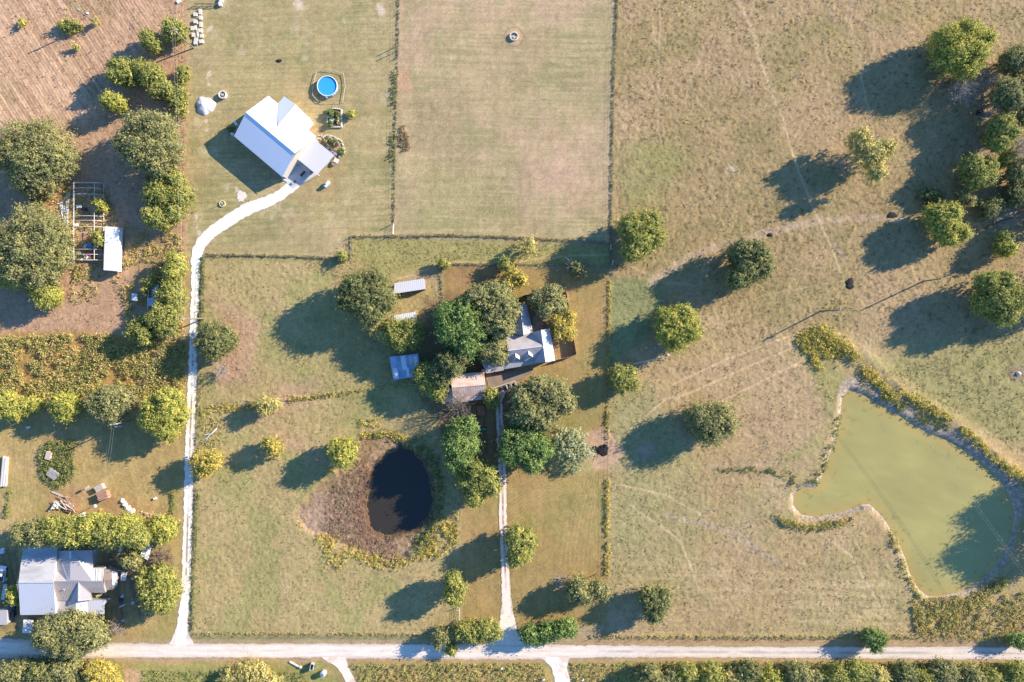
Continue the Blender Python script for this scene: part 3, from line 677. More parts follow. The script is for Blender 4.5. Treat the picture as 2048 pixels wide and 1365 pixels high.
T('bright tree beside the lane at the end of the hedge', 'bright', [(318,1050,20),(335,1058,18),(325,1070,14)], 7)
T('dense yellow-green tree between the junk yard and the lane', 'yg', [(298,1160,22),(325,1150,23),(340,1180,20),(310,1190,28),(330,1205,20)], 9)
T('olive tree under the hedge in the junk yard', 'ol', [(255,1120,12),(272,1122,12)], 4.5)
T('small yellow-green tree at the left wall of the white metal building', 'bright', [(26,1183,9),(31,1198,9)], 4.5)
T('wide olive tree overhanging the road in front of the white metal building', 'ol', [(105,1262,30),(140,1252,30),(178,1258,30),(195,1272,22),(125,1285,26),(155,1290,24),(92,1275,18)], 9.5)
T('olive tree south of the road at the lower left corner', 'ol', [(20,1350,24),(48,1345,22)], 8)
T('dark olive tree south of the road, second from the lower left corner', 'dol', [(82,1345,24),(105,1352,22)], 8)
T('olive tree south of the road beside the yellow tree', 'ol', [(130,1335,20),(150,1350,20)], 8)
T('yellow tree south of the road beside the earth track', 'yl', [(190,1340,18),(205,1352,22),(222,1362,16)], 7.5)
T('low yellow brush at the bottom edge left of the mailbox track', 'tan', [(460,1358,20),(490,1350,20),(520,1352,20),(545,1362,14)], 4, name='bush', cat='bush')
# middle
T('large dark tree touching the long white shed roof', 'dol', [(712,575,30),(750,570,30),(765,600,26),(740,615,34),(700,600,28),(745,630,20)], 12.5)
T('round leafy tree over the half hidden shed roof', 'yg', [(790,660,22),(824,660,20),(802,680,23),(828,678,16)], 8.5)
T('thin brownish tree between the large dark tree and the round leafy one', 'tan', [(752,655,17),(768,668,14)], 6, dens=.6)
T('dark glossy tree at the left of the farmhouse grove', 'dg', [(900,632,28),(930,628,28),(945,660,30),(905,665,28),(935,690,28),(900,650,22)], 13.5)
T('tall olive tree in the middle of the farmhouse grove', 'ol', [(962,600,28),(995,592,28),(1015,620,24),(985,640,30),(1005,655,22)], 13)
T('olive tree with yellow tips beside the farmhouse porch', 'ol', [(975,700,22),(992,690,20),(998,715,14),(962,682,16)], 9)
T('pale yellow tree at the top of the farmhouse grove', 'yl', [(1025,552,18),(1040,560,14),(1015,568,14)], 8, dens=.6)
T('dark leafy tree behind the rusty barn', 'dol', [(898,722,19),(922,714,16),(910,738,15),(895,744,12)], 11)
T('tree with yellow tips between the patchwork shed and the barn', 'yg', [(850,745,19),(862,768,22),(876,785,17),(840,750,12)], 8)
T('dark tree behind the tree with yellow tips near the patchwork shed', 'dol', [(872,742,20),(884,760,15)], 9.5)
T('olive tree inside the board fence behind the farmhouse', 'ol', [(1076,598,17),(1102,592,21),(1115,612,17),(1092,618,19)], 9)
T('airy yellow tree over the board fence right of the farmhouse', 'yl', [(1118,645,16),(1138,636,13),(1132,665,17),(1118,668,10)], 7, dens=.5)
T('small yellow-green tree at the corner of the rusty barn', 'yg', [(980,790,14),(985,806,11)], 6)
T('wide brown-tinged tree right of the driveway below the farmhouse', 'ol', [(1045,795,24),(1075,778,26),(1110,785,28),(1130,808,20),(1095,820,28),(1060,825,26),(1035,830,18),(1085,845,18)], 11.5, dens=.8)
T('dark green tree with bright clumps overhanging the driveway', 'dg', [(1030,880,28),(1060,872,26),(1080,898,22),(1045,905,30),(1020,905,22),(1065,925,20)], 11.5)
T('bright green tree left of the driveway beside the green cart', 'dg', [(918,860,22),(936,852,18),(910,888,24),(938,890,20),(925,912,24),(908,925,16)], 11.5)
T('yellow-tipped tree left of the driveway at the yard fence', 'yg', [(952,940,20),(975,950,20),(955,970,22),(985,975,16),(950,995,18),(935,960,18)], 10)
T('pale feathery willow beside the burnt patch', 'pale', [(1125,875,24),(1152,878,24),(1166,902,22),(1138,912,26),(1116,898,18),(1150,930,16)], 4.0, dens=.28, name='willow')
T('soft yellow-green tree on the right edge of the driveway near the road', 'yg', [(1032,1075,22),(1052,1080,20),(1040,1105,22),(1030,1120,14)], 10, dens=.9)
T('slim yellow-green tree on the yard fence above the cattle gate', 'yg', [(905,1160,15),(915,1175,15),(903,1192,15),(915,1200,10)], 9)
T('thin olive tree at the road left of the driveway mouth', 'ol', [(885,1272,16),(876,1285,10)], 6, dens=.7)
T('dense hedge tree left of the driveway mouth, nearer the fence', 'yg', [(925,1260,18),(945,1266,20)], 6)
T('dense hedge tree left of the driveway mouth, nearer the drive', 'yg', [(968,1260,20),(988,1264,15)], 6)
T('small bush leaning over the road left of the driveway mouth', 'yg', [(903,1299,12)], 3.5, name='bush', cat='bush')
T('dark green hedge tree right of the driveway mouth, nearest the drive', 'dg', [(1060,1268,18),(1072,1278,11)], 5.5)
T('dark green hedge tree right of the driveway mouth, the middle one', 'dg', [(1090,1264,19)], 5.5)
T('dark green hedge tree right of the driveway mouth, farthest from the drive', 'dg', [(1118,1260,16),(1138,1256,16)], 5.5)
T('faint olive tree near the road with a broad shadow, left of its two crowns', 'ol', [(1150,1178,20),(1168,1190,18),(1160,1165,14)], 8, dens=.65)
T('faint olive tree near the road beside the fence end', 'ol', [(1192,1180,18),(1208,1186,13)], 6.5, dens=.5)
T('dark tree with a yellow right side in the field near the road', 'dol', [(1300,1195,20),(1318,1205,20),(1308,1225,18),(1325,1190,14)], 8)
# east pasture
T('large yellow-green tree beside the long fence at the paddock corner', 'yg', [(1262,455,26),(1295,450,28),(1305,475,24),(1275,485,30),(1262,505,18)], 10.5)
T('dark green tree standing alone beside the gravel streak', 'dol', [(1480,508,26),(1510,508,24),(1520,535,24),(1490,545,30),(1470,560,18)], 11.5)
T('yellow-green ball of a tree between the fence and the pylon track', 'bright', [(1335,640,24),(1365,635,24),(1378,662,22),(1350,675,28),(1330,665,18)], 10)
T('small tree on the long fence right of the brown yard', 'yg', [(1235,752,18),(1255,748,16),(1262,768,13),(1240,770,15)], 6.5)
T('soft olive tree in the open field between fence and pond', 'ol', [(1400,832,26),(1435,832,28),(1450,850,20),(1420,862,28),(1395,850,18)], 10.5)
T('round yellow-green tree at the edge of the dry pond bed', 'bright', [(675,898,18),(695,898,18),(688,915,20)], 8.5)
T('small golden tree in the left pasture with a forked shadow', 'yl', [(540,886,13),(552,900,14)], 7, dens=.7)
T('spindly olive tree near the weedy cross fence', 'tan', [(528,805,12),(548,808,12),(530,822,10)], 6, dens=.6)
T('low green bush under the paddock corner tree shadow', 'ol', [(1152,535,12),(1162,545,10)], 3.5, name='bush', cat='bush')
T('thin willow on the corridor fence', 'tan', [(1060,486,10),(1056,502,12)], 6, dens=.35, name='willow')
T('small bush on the yard fence beside the dark field corner', 'yg', [(1008,524,8),(1013,535,7)], 4.5, name='bush', cat='bush')
T('small bush at the corner post above the long white shed', 'yg', [(884,526,7),(892,532,5)], 3, name='bush', cat='bush')
T('small bush at the bend of the stepped fence', 'yg', [(683,512,8),(690,518,5)], 2.5, name='bush', cat='bush')
T('big yellow-topped tree near the upper right corner', 'bright', [(1892,85,28),(1925,72,28),(1955,85,24),(1900,115,30),(1940,115,28),(1932,140,18)], 12)
T('ragged yellow tree with grey dead boughs in the upper right pasture', 'tan', [(1716,280,20),(1768,298,19),(1745,318,20),(1752,345,16),(1725,300,15)], 11.5, dens=.6)
T('olive tree at the right edge below the big yellow-topped tree', 'ol', [(2018,125,20),(2040,130,22),(2030,108,14)], 10, dens=.8)
T('olive tree at the right edge with a fallen trunk beside it', 'ol', [(2005,185,22),(2035,180,24),(2020,205,22)], 11, dens=.7)
T('upright yellow-green tree at the right edge near the feed trough', 'yg', [(2000,250,18),(2008,270,20),(1995,290,16)], 10)
T('small bush below the upright tree at the right edge', 'yg', [(2015,315,14),(2005,325,10)], 5)
T('leafy tree left of the right edge grove, above the dark shrub', 'yg', [(1940,330,18),(1968,335,18),(1950,358,20),(1972,355,14)], 9)
T('rounded yellow tree below the right edge grove', 'bright', [(1872,430,22),(1898,430,20),(1885,455,22),(1915,468,18),(1895,478,14)], 9.5)
T('slender yellow-green tree in the small pen at the right edge', 'bright', [(2005,478,11),(2012,500,14)], 6)
T('dark spreading shrub in the grove shade', 'dol', [(1850,385,12),(1866,402,11),(1880,392,9)], 2.5, name='bush', cat='bush')
T('dark low tree in the shade left of the small pen', 'dol', [(1975,420,16),(1990,410,14)], 5)
T('dark low tree at the right edge above the small pen', 'dol', [(2030,395,18),(2040,370,16)], 6)
T('large olive tree at the right edge above the green pond', 'yg', [(1972,565,20),(2000,570,24),(1985,600,28),(2020,600,28),(1965,610,20),(2005,630,22),(2040,595,18)], 12)
T('dark green tree standing alone on the road verge', 'dg', [(1740,1273,14),(1757,1276,14),(1750,1290,12)], 5.5)
T('dark tree on the road verge at the right edge', 'dg', [(2040,1283,14),(2022,1278,8)], 4.5)
T('tall tree just beyond the right edge whose shadow lies on the green pond', 'yg', [(2165,1035,40),(2190,1065,38),(2170,1090,34)], 14.5)
T('second tall tree beyond the right edge by the green pond', 'yg', [(2180,960,34),(2200,990,30)], 13.5)
T('tree beyond the right edge below the olive tree above the pond', 'yg', [(2110,560,32),(2130,600,32)], 12)
T('tree beyond the right edge near the pen', 'yg', [(2115,430,30),(2125,350,26)], 10)
xs = [1300,1338,1376,1418,1455,1498,1540,1585,1628,1670,1712,1755,1800,1845,1890,1938,1985,2030]
ords = ['first','second','third','fourth','fifth','sixth','seventh','eighth','ninth','tenth','eleventh','twelfth','thirteenth','fourteenth','fifteenth','sixteenth','seventeenth','eighteenth']
for i, x in enumerate(xs):
    q = random.random(); y = 1346 + (i * 37 % 13) - 4
    k_ = [1.15,.8,1.0,1.3,.75,1.05,.85,1.2,.7,1.0,1.25,.9,1.1,.7,1.2,.95,.8,1.15][i]; x += [0,6,-5,3,8,-6,0,5,-8,4,0,-5,7,2,-4,6,-3,0][i]; y = 1349 + [0,4,-3,2,6,-5,3,-2,7,0,-4,4,-1,6,-3,2,5,-2][i]
    T('%s tree from the left in the row south of the paved road' % ords[i], ['ol','yg','bright','yg','dol','ol','tan'][i * 5 % 7], [(x, y, 19 * k_), (x + 12, y + 7 - i % 3 * 5, 14 * k_), (x - 13, y + 8, 12 * k_)], 4.8 + 1.6 * k_, group='row of trees south of the paved road')
bare_tree('silver leafless tree below the big yellow-topped tree', 1925, 178, 30, 7, 34)
bare_tree('grey leafless crown in the middle of the ragged yellow tree', 1748, 285, 16, 8, 16)
bare_tree('pale leafless tree leaning over the rusty barn', 915, 822, 38, 8, 30, col=mat_plain('grey_twigs', (.20, .17, .14), .9))
bare_tree('grey leafless bush beside the lane below the dark green tree', 440, 742, 16, 4, 16)
bare_tree('brown leafless bush between the crumpled tarp and the lane', 330, 1118, 24, 4.5, 36, col=mat_plain('brown_twigs', (.24, .17, .12), .9))
bare_tree('grey leafless tree behind the wide olive tree at the road', 235, 1255, 18, 5, 26, col=mat_plain('grey_brown_twigs', (.26, .21, .17), .9))
bare_tree('leafless grey tree left of the olive trees at the upper right edge', 1978, 160, 24, 7, 26)
bare_tree('grey leafless boughs above the upright tree at the right edge', 1985, 228, 20, 8, 22)
bare_tree('leafless tree cut by the right edge above the small pen', 2040, 300, 26, 8, 28)
T('sage green tree cut by the right edge beside the fallen trunk tree', 'ol', [(2044,225,18),(2038,245,16)], 9, dens=.7)
T('sage green tree cut by the right edge below the metal rack', 'ol', [(2042,335,18),(2030,350,14)], 8, dens=.7)
T('sage bush between the leafy tree and the rounded yellow tree', 'ol', [(1925,392,12),(1938,402,10)], 3.5, name='bush', cat='bush', dens=.8)
bare_tree('small leafless bush left of the green bush in the paddock corner shade', 1140, 528, 14, 3, 14)
bare_tree('leafless boughs left of the slim tree on the yard fence', 888, 1168, 13, 6, 12)
bare_tree('grey leafless bush beside the faint olive tree near the road', 1185, 1195, 16, 5, 16)

# ---------------------------------------------------------------- weeds and tufts (uncountable)
def weeds(name, label, pts, hgt, st, nl=12, seed=1, spread=.5, leaf=.16):
    pts = np.asarray(pts, float); pts = off_trails(pts) if 'tufts' in name else pts
    rng = np.random.default_rng(seed); n = len(pts)
    zg = ground_z(pts[:, 0], pts[:, 1])
    hh = hgt * (.35 + 1.15 * rng.random(n) ** 1.6)
    cen = np.stack([(pts[:, 0] - 1024) * S, (682.5 - pts[:, 1]) * S, zg + hh * .5], -1)
    pa, pb, pc, sh = PAL2[st]; pa, pb, pc = map(np.array, (pa, pb, pc))
    f = np.clip(fbm(pts[:, 0], pts[:, 1], 16, seed % 7, 2)[:, None] * 1.2 - .1 + rng.normal(size=(n, 1)) * .15, 0, 1)
    kc = pa + (pb - pa) * f; kc = np.where((rng.random(n) < sh)[:, None], pc, kc) * (.8 + .4 * rng.random((n, 1)))
    out = np.zeros((n, 3)); out[:, 2] = .3
    V_, F_, c_ = cards(cen, out, np.maximum(hh * .55, spread), nl, leaf, kc, rng, flat=hgt / max(hgt, spread) * .8, updir=.3, rnd=.9)
    o = link_mesh(name, np_mesh(name, V_, F_, c_), M_weed)
    return tag(o, label, name.replace('_', ' '), kind='stuff')
PAL2 = {
 'gold': ((.66, .56, .16), (.36, .38, .13), (.82, .66, .16), .3),
 'golden_brush': ((.64, .56, .20), (.34, .36, .12), (.66, .46, .22), .2),
 'green': ((.30, .34, .12), (.18, .23, .08), (.44, .42, .14), .2),
 'grass': ((.46, .39, .21), (.31, .30, .13), (.50, .41, .23), .15),
 'drygrass': ((.50, .38, .24), (.34, .28, .15), (.52, .36, .22), .15),
 'pasture': ((.40, .33, .19), (.27, .24, .12), (.50, .39, .22), .2),
 'red': ((.42, .27, .20), (.38, .31, .21), (.5, .28, .18), .15),
}
def on_poly(poly, n, seed=0, noise=None):
    rng = np.random.default_rng(seed); xs = [p[0] for p in poly]; ys = [p[1] for p in poly]; out = []
    while sum(len(o) for o in out) < n:
        x = rng.uniform(min(xs), max(xs), n * 2); y = rng.uniform(min(ys), max(ys), n * 2); m = inside(x, y, poly)
        if noise: m &= fbm(x, y, noise[0], seed % 9, 2) > noise[1]
        out.append(np.stack([x[m], y[m]], -1))
    return np.concatenate(out)[:n]
def off_trails(p):
    d = np.full(len(p), 1e9)
    for q, wd, c, a in TRAILS: d = np.minimum(d, dist_line(p[:, 0], p[:, 1], q) - wd * .6)
    return p[d > 0]
def on_line(pts, n, wd, seed=0, gap=0):
    rng = np.random.default_rng(seed); L = [math.dist(a, b) for a, b in zip(pts[:-1], pts[1:])]; cum = np.concatenate([[0], np.cumsum(L)])
    t = rng.random(n * 2) * cum[-1]; i = np.clip(np.searchsorted(cum, t) - 1, 0, len(L) - 1)
    p = np.array(pts, float); f = (t - cum[i]) / np.array(L)[i]; q = p[i] + (p[i + 1] - p[i]) * f[:, None] + rng.normal(size=(len(t), 2)) * wd * .5
    if gap: q = q[fbm(q[:, 0], q[:, 1], 20, seed % 9, 2) > gap]
    return q[:n]
W = weeds
W('scrub', 'tangle of golden and green scrub left of the lane', np.concatenate([on_poly([(-40,676),(160,668),(250,674),(368,690),(368,800),(300,785),(-40,795)], 2500, 1, (26, .34)), on_poly([(250,620),(372,640),(370,800),(280,790)], 350, 2)]), 1.3, 'golden_brush', 16, 1, .9, .22)
W('scrub', 'rough dry brush around the greenhouse frame', np.concatenate([on_poly([(140,370),(215,370),(240,455),(205,540),(150,560),(120,420)], 420, 3), on_poly([(240,450),(368,470),(368,590),(260,640),(230,560)], 500, 4, (30, .5)), on_poly([(60,390),(150,370),(150,430),(80,430)], 90, 5), on_poly([(150,545),(210,545),(190,600),(140,610)],80,6)]), .7, 'golden_brush', 10, 2, .6, .2)
W('pond_weeds', 'gold flowering weeds along the bank of the green pond', np.concatenate([
   on_line([(1612,700),(1606,680),(1625,662),(1650,662),(1680,690),(1712,716)], 420, 16, 7), on_poly([(1604,700),(1604,672),(1640,652),(1672,675),(1712,716),(1670,716),(1630,712)], 420, 70), on_line([(1625,712),(1640,740)], 60, 6, 8),
   on_line([(1728,735),(1750,760),(1775,785),(1790,795)], 260, 11, 9), on_line([(1800,782),(1850,812),(1900,838),(1950,880),(2000,928),(2060,965)], 480, 11, 10, .32)]), 1.0, 'gold', 12, 7, .6, .2)
W('pond_weeds', 'yellow-green weeds on the south shore of the green pond', np.concatenate([
   on_line([(1555,1035),(1580,1048),(1610,1055),(1660,1050),(1704,1040)], 210, 8, 11, .35), on_line([(1780,1060),(1800,1110),(1825,1170),(1840,1200)], 130, 6, 12),
   on_poly([(1822,1200),(1900,1195),(1975,1180),(2010,1165),(2000,1190),(1900,1260),(1830,1262)], 900, 13, (14, .36)), on_poly([(1830,1240),(2080,1170),(2080,1270),(1840,1268)], 500, 71, (14, .45)), on_line([(1960,1190),(2010,1160)], 120, 12, 14)]), .9, 'golden_brush', 12, 8, .6, .2)
W('pond_weeds', 'green weeds on the west shore of the green pond', np.concatenate([on_line([(1700,790),(1684,830),(1668,880),(1652,930),(1630,965),(1606,972),(1580,955)], 200, 12, 15, .4),
   on_line([(1430,940),(1480,938),(1540,940),(1590,965)], 80, 6, 16, .42), on_line([(1700,720),(1735,765),(1770,790),(1830,830),(1900,860)], 300, 14, 17, .4)]), .6, 'green', 10, 9, .5, .18)
W('pond_weeds', 'yellow weeds ringing the dry pond bed', np.concatenate([on_line([(600,1050),(640,1075),(690,1098),(740,1122),(790,1130),(815,1122)], 340, 13, 18, .38), on_poly([(815,1122),(850,1070),(880,1045),(918,1020),(916,1085),(870,1120)], 420, 19, (14, .42)),
   on_line([(700,884),(730,870),(770,868),(812,880),(840,905)], 260, 8, 20, .3), on_line([(655,950),(668,940)], 20, 8, 21), on_poly([(650,1095),(700,1110),(690,1150),(650,1130)], 60, 22, (12, .5))]), .7, 'gold', 10, 10, .5, .17)
W('pond_weeds', 'red and brown water weeds on the dry pond bed', np.concatenate([on_poly([(720,920),(748,960),(730,1010),(748,1075),(800,1090),(780,1120),(700,1095),(640,1060),(660,980)], 1500, 23)]), .25, 'red', 6, 11, .35, .13)
W('pond_weeds', 'green weeds on the shaded bank of the small pond', on_line([(830,880),(865,920),(882,980),(878,1030),(850,1075),(825,1100)], 420, 14, 24), .8, 'green', 10, 12, .5, .18)
W('fence_weeds', 'tall grass along the fence between the lawn and the middle paddock', on_line([(798,-30),(797,90),(794,170),(791,270),(790,340),(788,445)], 520, 2, 25), .45, 'grass', 6, 13, .25, .13)
W('fence_weeds', 'green weeds thick on the paddock fence above the white house', np.concatenate([on_line([(790,140),(787,215)], 60, 5, 26), on_line([(787,270),(783,320)], 60, 6, 27)]), .7, 'green', 9, 14, .4, .16)
W('fence_weeds', 'tall dry grass along the upper part of the long fence', on_line([(1236,-30),(1232,60),(1229,120),(1226,230),(1224,340),(1222,470),(1221,535)], 900, 3, 28), .40, 'grass', 6, 15, .3, .13)
W('fence_weeds', 'gold weeds along the lower part of the long fence', np.concatenate([on_line([(1220,560),(1218,700),(1217,800),(1214,850)], 260, 3, 29), on_line([(1216,820),(1214,880)], 50, 5, 30), on_line([(1214,960),(1215,1030),(1215,1100),(1214,1150)], 300, 5, 31, .3)]), .65, 'gold', 9, 16, .35, .15)
W('fence_weeds', 'grass along the stepped fence below the lawn', np.concatenate([on_line([(412,510),(500,511),(600,514),(700,518)], 420, 3, 32), on_line([(703,475),(703,518)], 50, 3, 33), on_line([(703,474),(790,473),(900,471),(1000,474),(1080,478),(1170,483),(1222,487)], 620, 3, 34)]), .6, 'grass', 8, 17, .3, .14)
W('fence_weeds', 'grass along the fence of the brown yard', np.concatenate([on_line([(885,529),(1000,529),(1100,530),(1215,534)], 380, 3, 35), on_line([(878,530),(884,580),(887,615)], 90, 4, 36)]), .45, 'grass', 7, 18, .3, .13)
W('fence_weeds', 'green grass along the right side of the lane', np.concatenate([on_line([(406,515),(404,600),(401,680)], 300, 6, 37), on_line([(395,980),(390,1100),(387,1200),(384,1262)], 320, 5, 38), on_line([(400,700),(398,830),(396,960)], 140, 8, 39)]), .6, 'green', 9, 19, .35, .15)
W('fence_weeds', 'weeds along the road fence of the left pasture', np.concatenate([on_line([(388,1267),(700,1268),(900,1271)], 420, 3, 40, .3)]), .5, 'golden_brush', 8, 20, .3, .14)
W('fence_weeds', 'weeds along the road fence of the right field', np.concatenate([on_line([(1180,1274),(1500,1275),(1830,1275)], 620, 4, 41), on_line([(1760,1272),(1800,1272)], 60, 5, 42), on_line([(1830,1272),(2080,1280)], 300, 10, 43)]), .6, 'golden_brush', 8, 21, .35, .15)
W('fence_weeds', 'gold weeds along the cross fence of the left pasture', np.concatenate([on_line([(575,800),(640,792),(700,785)], 200, 5, 44, .35), on_line([(700,783),(830,768)], 60, 3, 45), on_poly([(715,840),(765,835),(760,855),(720,858)], 50, 46), on_line([(400,828),(450,815),(520,812)], 180, 12, 47)]), .7, 'gold', 9, 22, .4, .16)
W('verge_grass', 'tall grass and brush on the verge south of the road', np.concatenate([on_poly([(706,1328),(1085,1326),(1100,1372),(725,1372)], 1100, 48), on_poly([(1140,1326),(1290,1326),(1300,1372),(1150,1372)], 380, 49), on_poly([(1270,1324),(2090,1324),(2090,1340),(1270,1340)], 900, 50)]), .7, 'golden_brush', 9, 23, .45, .17)
W('verge_grass', 'long green grass south of the road at the left', on_poly([(284,1340),(600,1345),(640,1372),(284,1372)], 500, 51), .4, 'green', 8, 24, .4, .15)
W('island_weeds', 'green weed island in the mown yard at the left', on_poly([(85,890),(105,880),(150,882),(153,930),(145,960),(118,978),(92,965),(78,930)], 520, 52), .8, 'green', 12, 25, .6, .2)
W('island_weeds', 'dark strip of weeds below the long lumber stack', np.concatenate([on_line([(18,985),(16,1010),(12,1035)], 50, 5, 53), on_line([(346,985),(346,1030)], 60, 3, 54)]), .7, 'green', 9, 26, .4, .17)
W('hay_heap', 'heap of orange dry hay against the paddock fence', on_poly([(798,258),(808,250),(818,275),(822,300),(805,305),(797,290)], 120, 55), .4, 'drygrass', 10, 27, .5, .17)
W('yard_weeds', 'weeds at the foot of the fallen branch beside the lane', on_poly([(395,840),(440,835),(450,880),(430,900),(400,890)], 110, 56), .4, 'golden_brush', 8, 28, .4, .15)
W('pasture_tufts', 'coarse grass tufts over the upper right pasture', on_poly([(1240,-40),(2090,-40),(2090,700),(1640,660),(1420,680),(1240,540)], 7500, 57, (11, .46)), .24, 'pasture', 4, 29, .28, .13)
W('pasture_tufts', 'grass tufts over the left pasture', on_poly([(412,522),(700,525),(880,575),(900,800),(915,1000),(915,1260),(395,1262),(400,900)], 6000, 58, (11, .46)), .25, 'grass', 4, 30, .26, .12)
W('pasture_tufts', 'grass tufts over the right field and pond meadow', np.concatenate([on_poly([(1222,560),(1640,700),(1680,790),(1570,950),(1800,1100),(1830,1265),(1222,1265)], 6500, 59, (11, .48)), on_poly([(1760,740),(2090,660),(2090,940),(1900,820)], 2500, 60, (11, .45)), on_poly([(1900,1260),(2010,1190),(2090,1180),(2090,1270)], 900, 64)]), .24, 'grass', 4, 31, .26, .12)
W('pasture_tufts', 'stubble clumps on the furrowed field and bare ground at the left', on_poly([(-40,-40),(370,-40),(370,660),(-40,660)], 3500, 61, (11, .52)), .25, 'drygrass', 4, 32, .3, .13)
W('pasture_tufts', 'short grass tufts in the corridor below the paddocks', on_poly([(705,478),(1220,492),(1220,530),(885,528),(700,570),(600,530)], 1500, 62), .25, 'grass', 4, 33, .25, .12)
W('gold_weeds', 'scattered gold weeds in the upper right pasture and fields', np.concatenate([on_poly([(1240,-40),(1720,-40),(1700,240),(1260,260)], 300, 63, (16, .62)), on_poly([(1640,600),(1700,590),(1690,640),(1650,640)], 40, 65), on_poly([(640,1080),(690,1110),(680,1150),(640,1140)], 50, 66), np.array([(1375,125),(1380,118),(1285,118),(1320,425),(1338,420)])]), .45, 'gold', 8, 34, .35, .14)

# ---------------------------------------------------------------- fences, gates
def fence(label, pts, hgt=1.25, gap=4.0, group='wire fences between the fields', wires=3, pr=.055):
    x0, y0, _ = G(*pts[0]); root = thing("wire_fence", label, 'fence', (x0, y0, 0), group)
    W3 = [Vector(G(x, y, 0)) - root.location for x, y in pts]
    pm = MB().tube([(0, 0, -.1), (0, 0, hgt)], pr, 5).v, None
    mb = MB().tube([(0, 0, -.1), (0, 0, hgt)], pr, 5); me = bpy.data.meshes.new('post'); me.from_pydata(mb.v, [], mb.f); me.materials.append(M_post)
    tot = sum((b - a).length for a, b in zip(W3[:-1], W3[1:])); gap = max(gap, tot / 95)
    for a, b in zip(W3[:-1], W3[1:]):
        k = max(1, int((b - a).length / gap))
        for i in range(k):
            p = a + (b - a) * (i / k); o = link_mesh('post', me, None, root); o.location = (p.x, p.y, 0)
    o = link_mesh('post', me, None, root); o.location = (W3[-1].x, W3[-1].y, 0)
    for j in range(wires):
        z = hgt * (.35 + .6 * j / max(1, wires - 1)); m = MB().tube([(p.x, p.y, z) for p in W3], .014, 3)
        me2 = bpy.data.meshes.new('wire'); me2.from_pydata(m.v, [], m.f); link_mesh('wire', me2, M_wire, root)
    return root
fence('wire fence between the striped lawn and the middle paddock', [(798,-30),(797,90),(794,170),(791,270),(790,340),(788,446)])
fence('long wire fence down the left side of the big pasture', [(1236,-30),(1232,60),(1229,120),(1226,230),(1224,340),(1222,470),(1222,490)], gap=4.4)
fence('long wire fence with gold weeds between the brown yard and the right field', [(1221,525),(1219,680),(1217,800),(1214,920),(1214,1040),(1214,1155)])
fence('wire fence along the lower edge of the striped lawn', [(412,512),(500,512),(600,515),(700,520)])
fence('short wire fence joining the two steps below the lawn', [(703,518),(703,475)])
fence('wire fence below the middle paddock', [(704,474),(790,474),(900,472),(1000,475),(1080,479),(1170,484),(1222,488)])
fence('wire fence along the top of the brown yard', [(880,530),(1000,530),(1100,531),(1213,535)])
fence('wire fence beside the long white shed pen', [(878,531),(884,580),(887,615)])
fence('wire fence along the right side of the narrow lane', [(409,514),(407,600),(402,700),(399,830),(395,960),(391,1100),(387,1266)])
fence('wire fence of the left pasture beside the gravel road', [(389,1269),(700,1270),(900,1273)])
fence('wire fence of the right field beside the paved road', [(1182,1277),(1500,1277),(1830,1277),(2070,1281)])
fence('wire fence in the hedgerow left of the white house lawn', [(376,-30),(374,150),(373,300),(372,460),(371,500)])
fence('wire fence between the small pond and the driveway yard', [(920,1010),(918,1070),(918,1130),(919,1208)])
fence('wire fence crossing the left pasture below the patchwork shed', [(410,812),(480,808),(570,801),(700,782),(830,768)])
fence('wire fence of the small pen at the right edge', [(2050,440),(1992,440),(1990,520)])
# a corral panel in the right grove
def gate(label, a, b, hgt=1.35, bars=5, name='metal_gate', group='metal field gates', mat=M_gal, uprights=3):
    A_, B_ = Vector(G(*a)), Vector(G(*b)); root = thing(name, label, 'gate', A_, group)
    m = MB()
    for t in (0, 1): p = A_ + (B_ - A_) * t; m.tube([(p.x, p.y, 0.05), (p.x, p.y, hgt)], .05, 5)
    m.build('gate_frame', mat, root)
    for j in range(bars):
        z = .25 + (hgt - .3) * j / (bars - 1); MB().tube([(A_.x, A_.y, z), (B_.x, B_.y, z)], .03, 4).build('rail', mat, root)
    for j in range(uprights):
        p = A_ + (B_ - A_) * ((j + 1) / (uprights + 1)); MB().tube([(p.x, p.y, .2), (p.x, p.y, hgt)], .025, 4).build('upright', mat, root)
    for p in (A_, B_): MB().tube([(p.x, p.y, -.1), (p.x, p.y, hgt + .5)], .11, 6).build('gate_post', M_post, root)
    return root
gate('metal gate between the lawn and the middle paddock', (788,448), (787,470))
gate('metal gate with a barred shadow on the yard fence near the road', (919,1212), (920,1246))
gate('open white gate leaf at the upper side of the corridor end', (1221,488), (1221,502), mat=M_white, bars=4, uprights=1)
gate('open white gate leaf at the lower side of the corridor end', (1226,521), (1223,533), mat=M_white, bars=4, uprights=1)
gate('tall wooden brace frame on the paddock fence near the top', (796,93), (795,103), hgt=2.4, bars=3, name='brace_frame', mat=M_post, uprights=0)
gate('brown pipe corner brace where the long fence ends by the road', (1193,1148), (1198,1162), hgt=1.5, bars=2, name='brace_frame', mat=M_rust, uprights=0)
gate('low metal rack at the right edge of the grove', (2026,284), (2037,284), hgt=1.2, bars=3, name='rack', uprights=1)['category'] = 'rack'
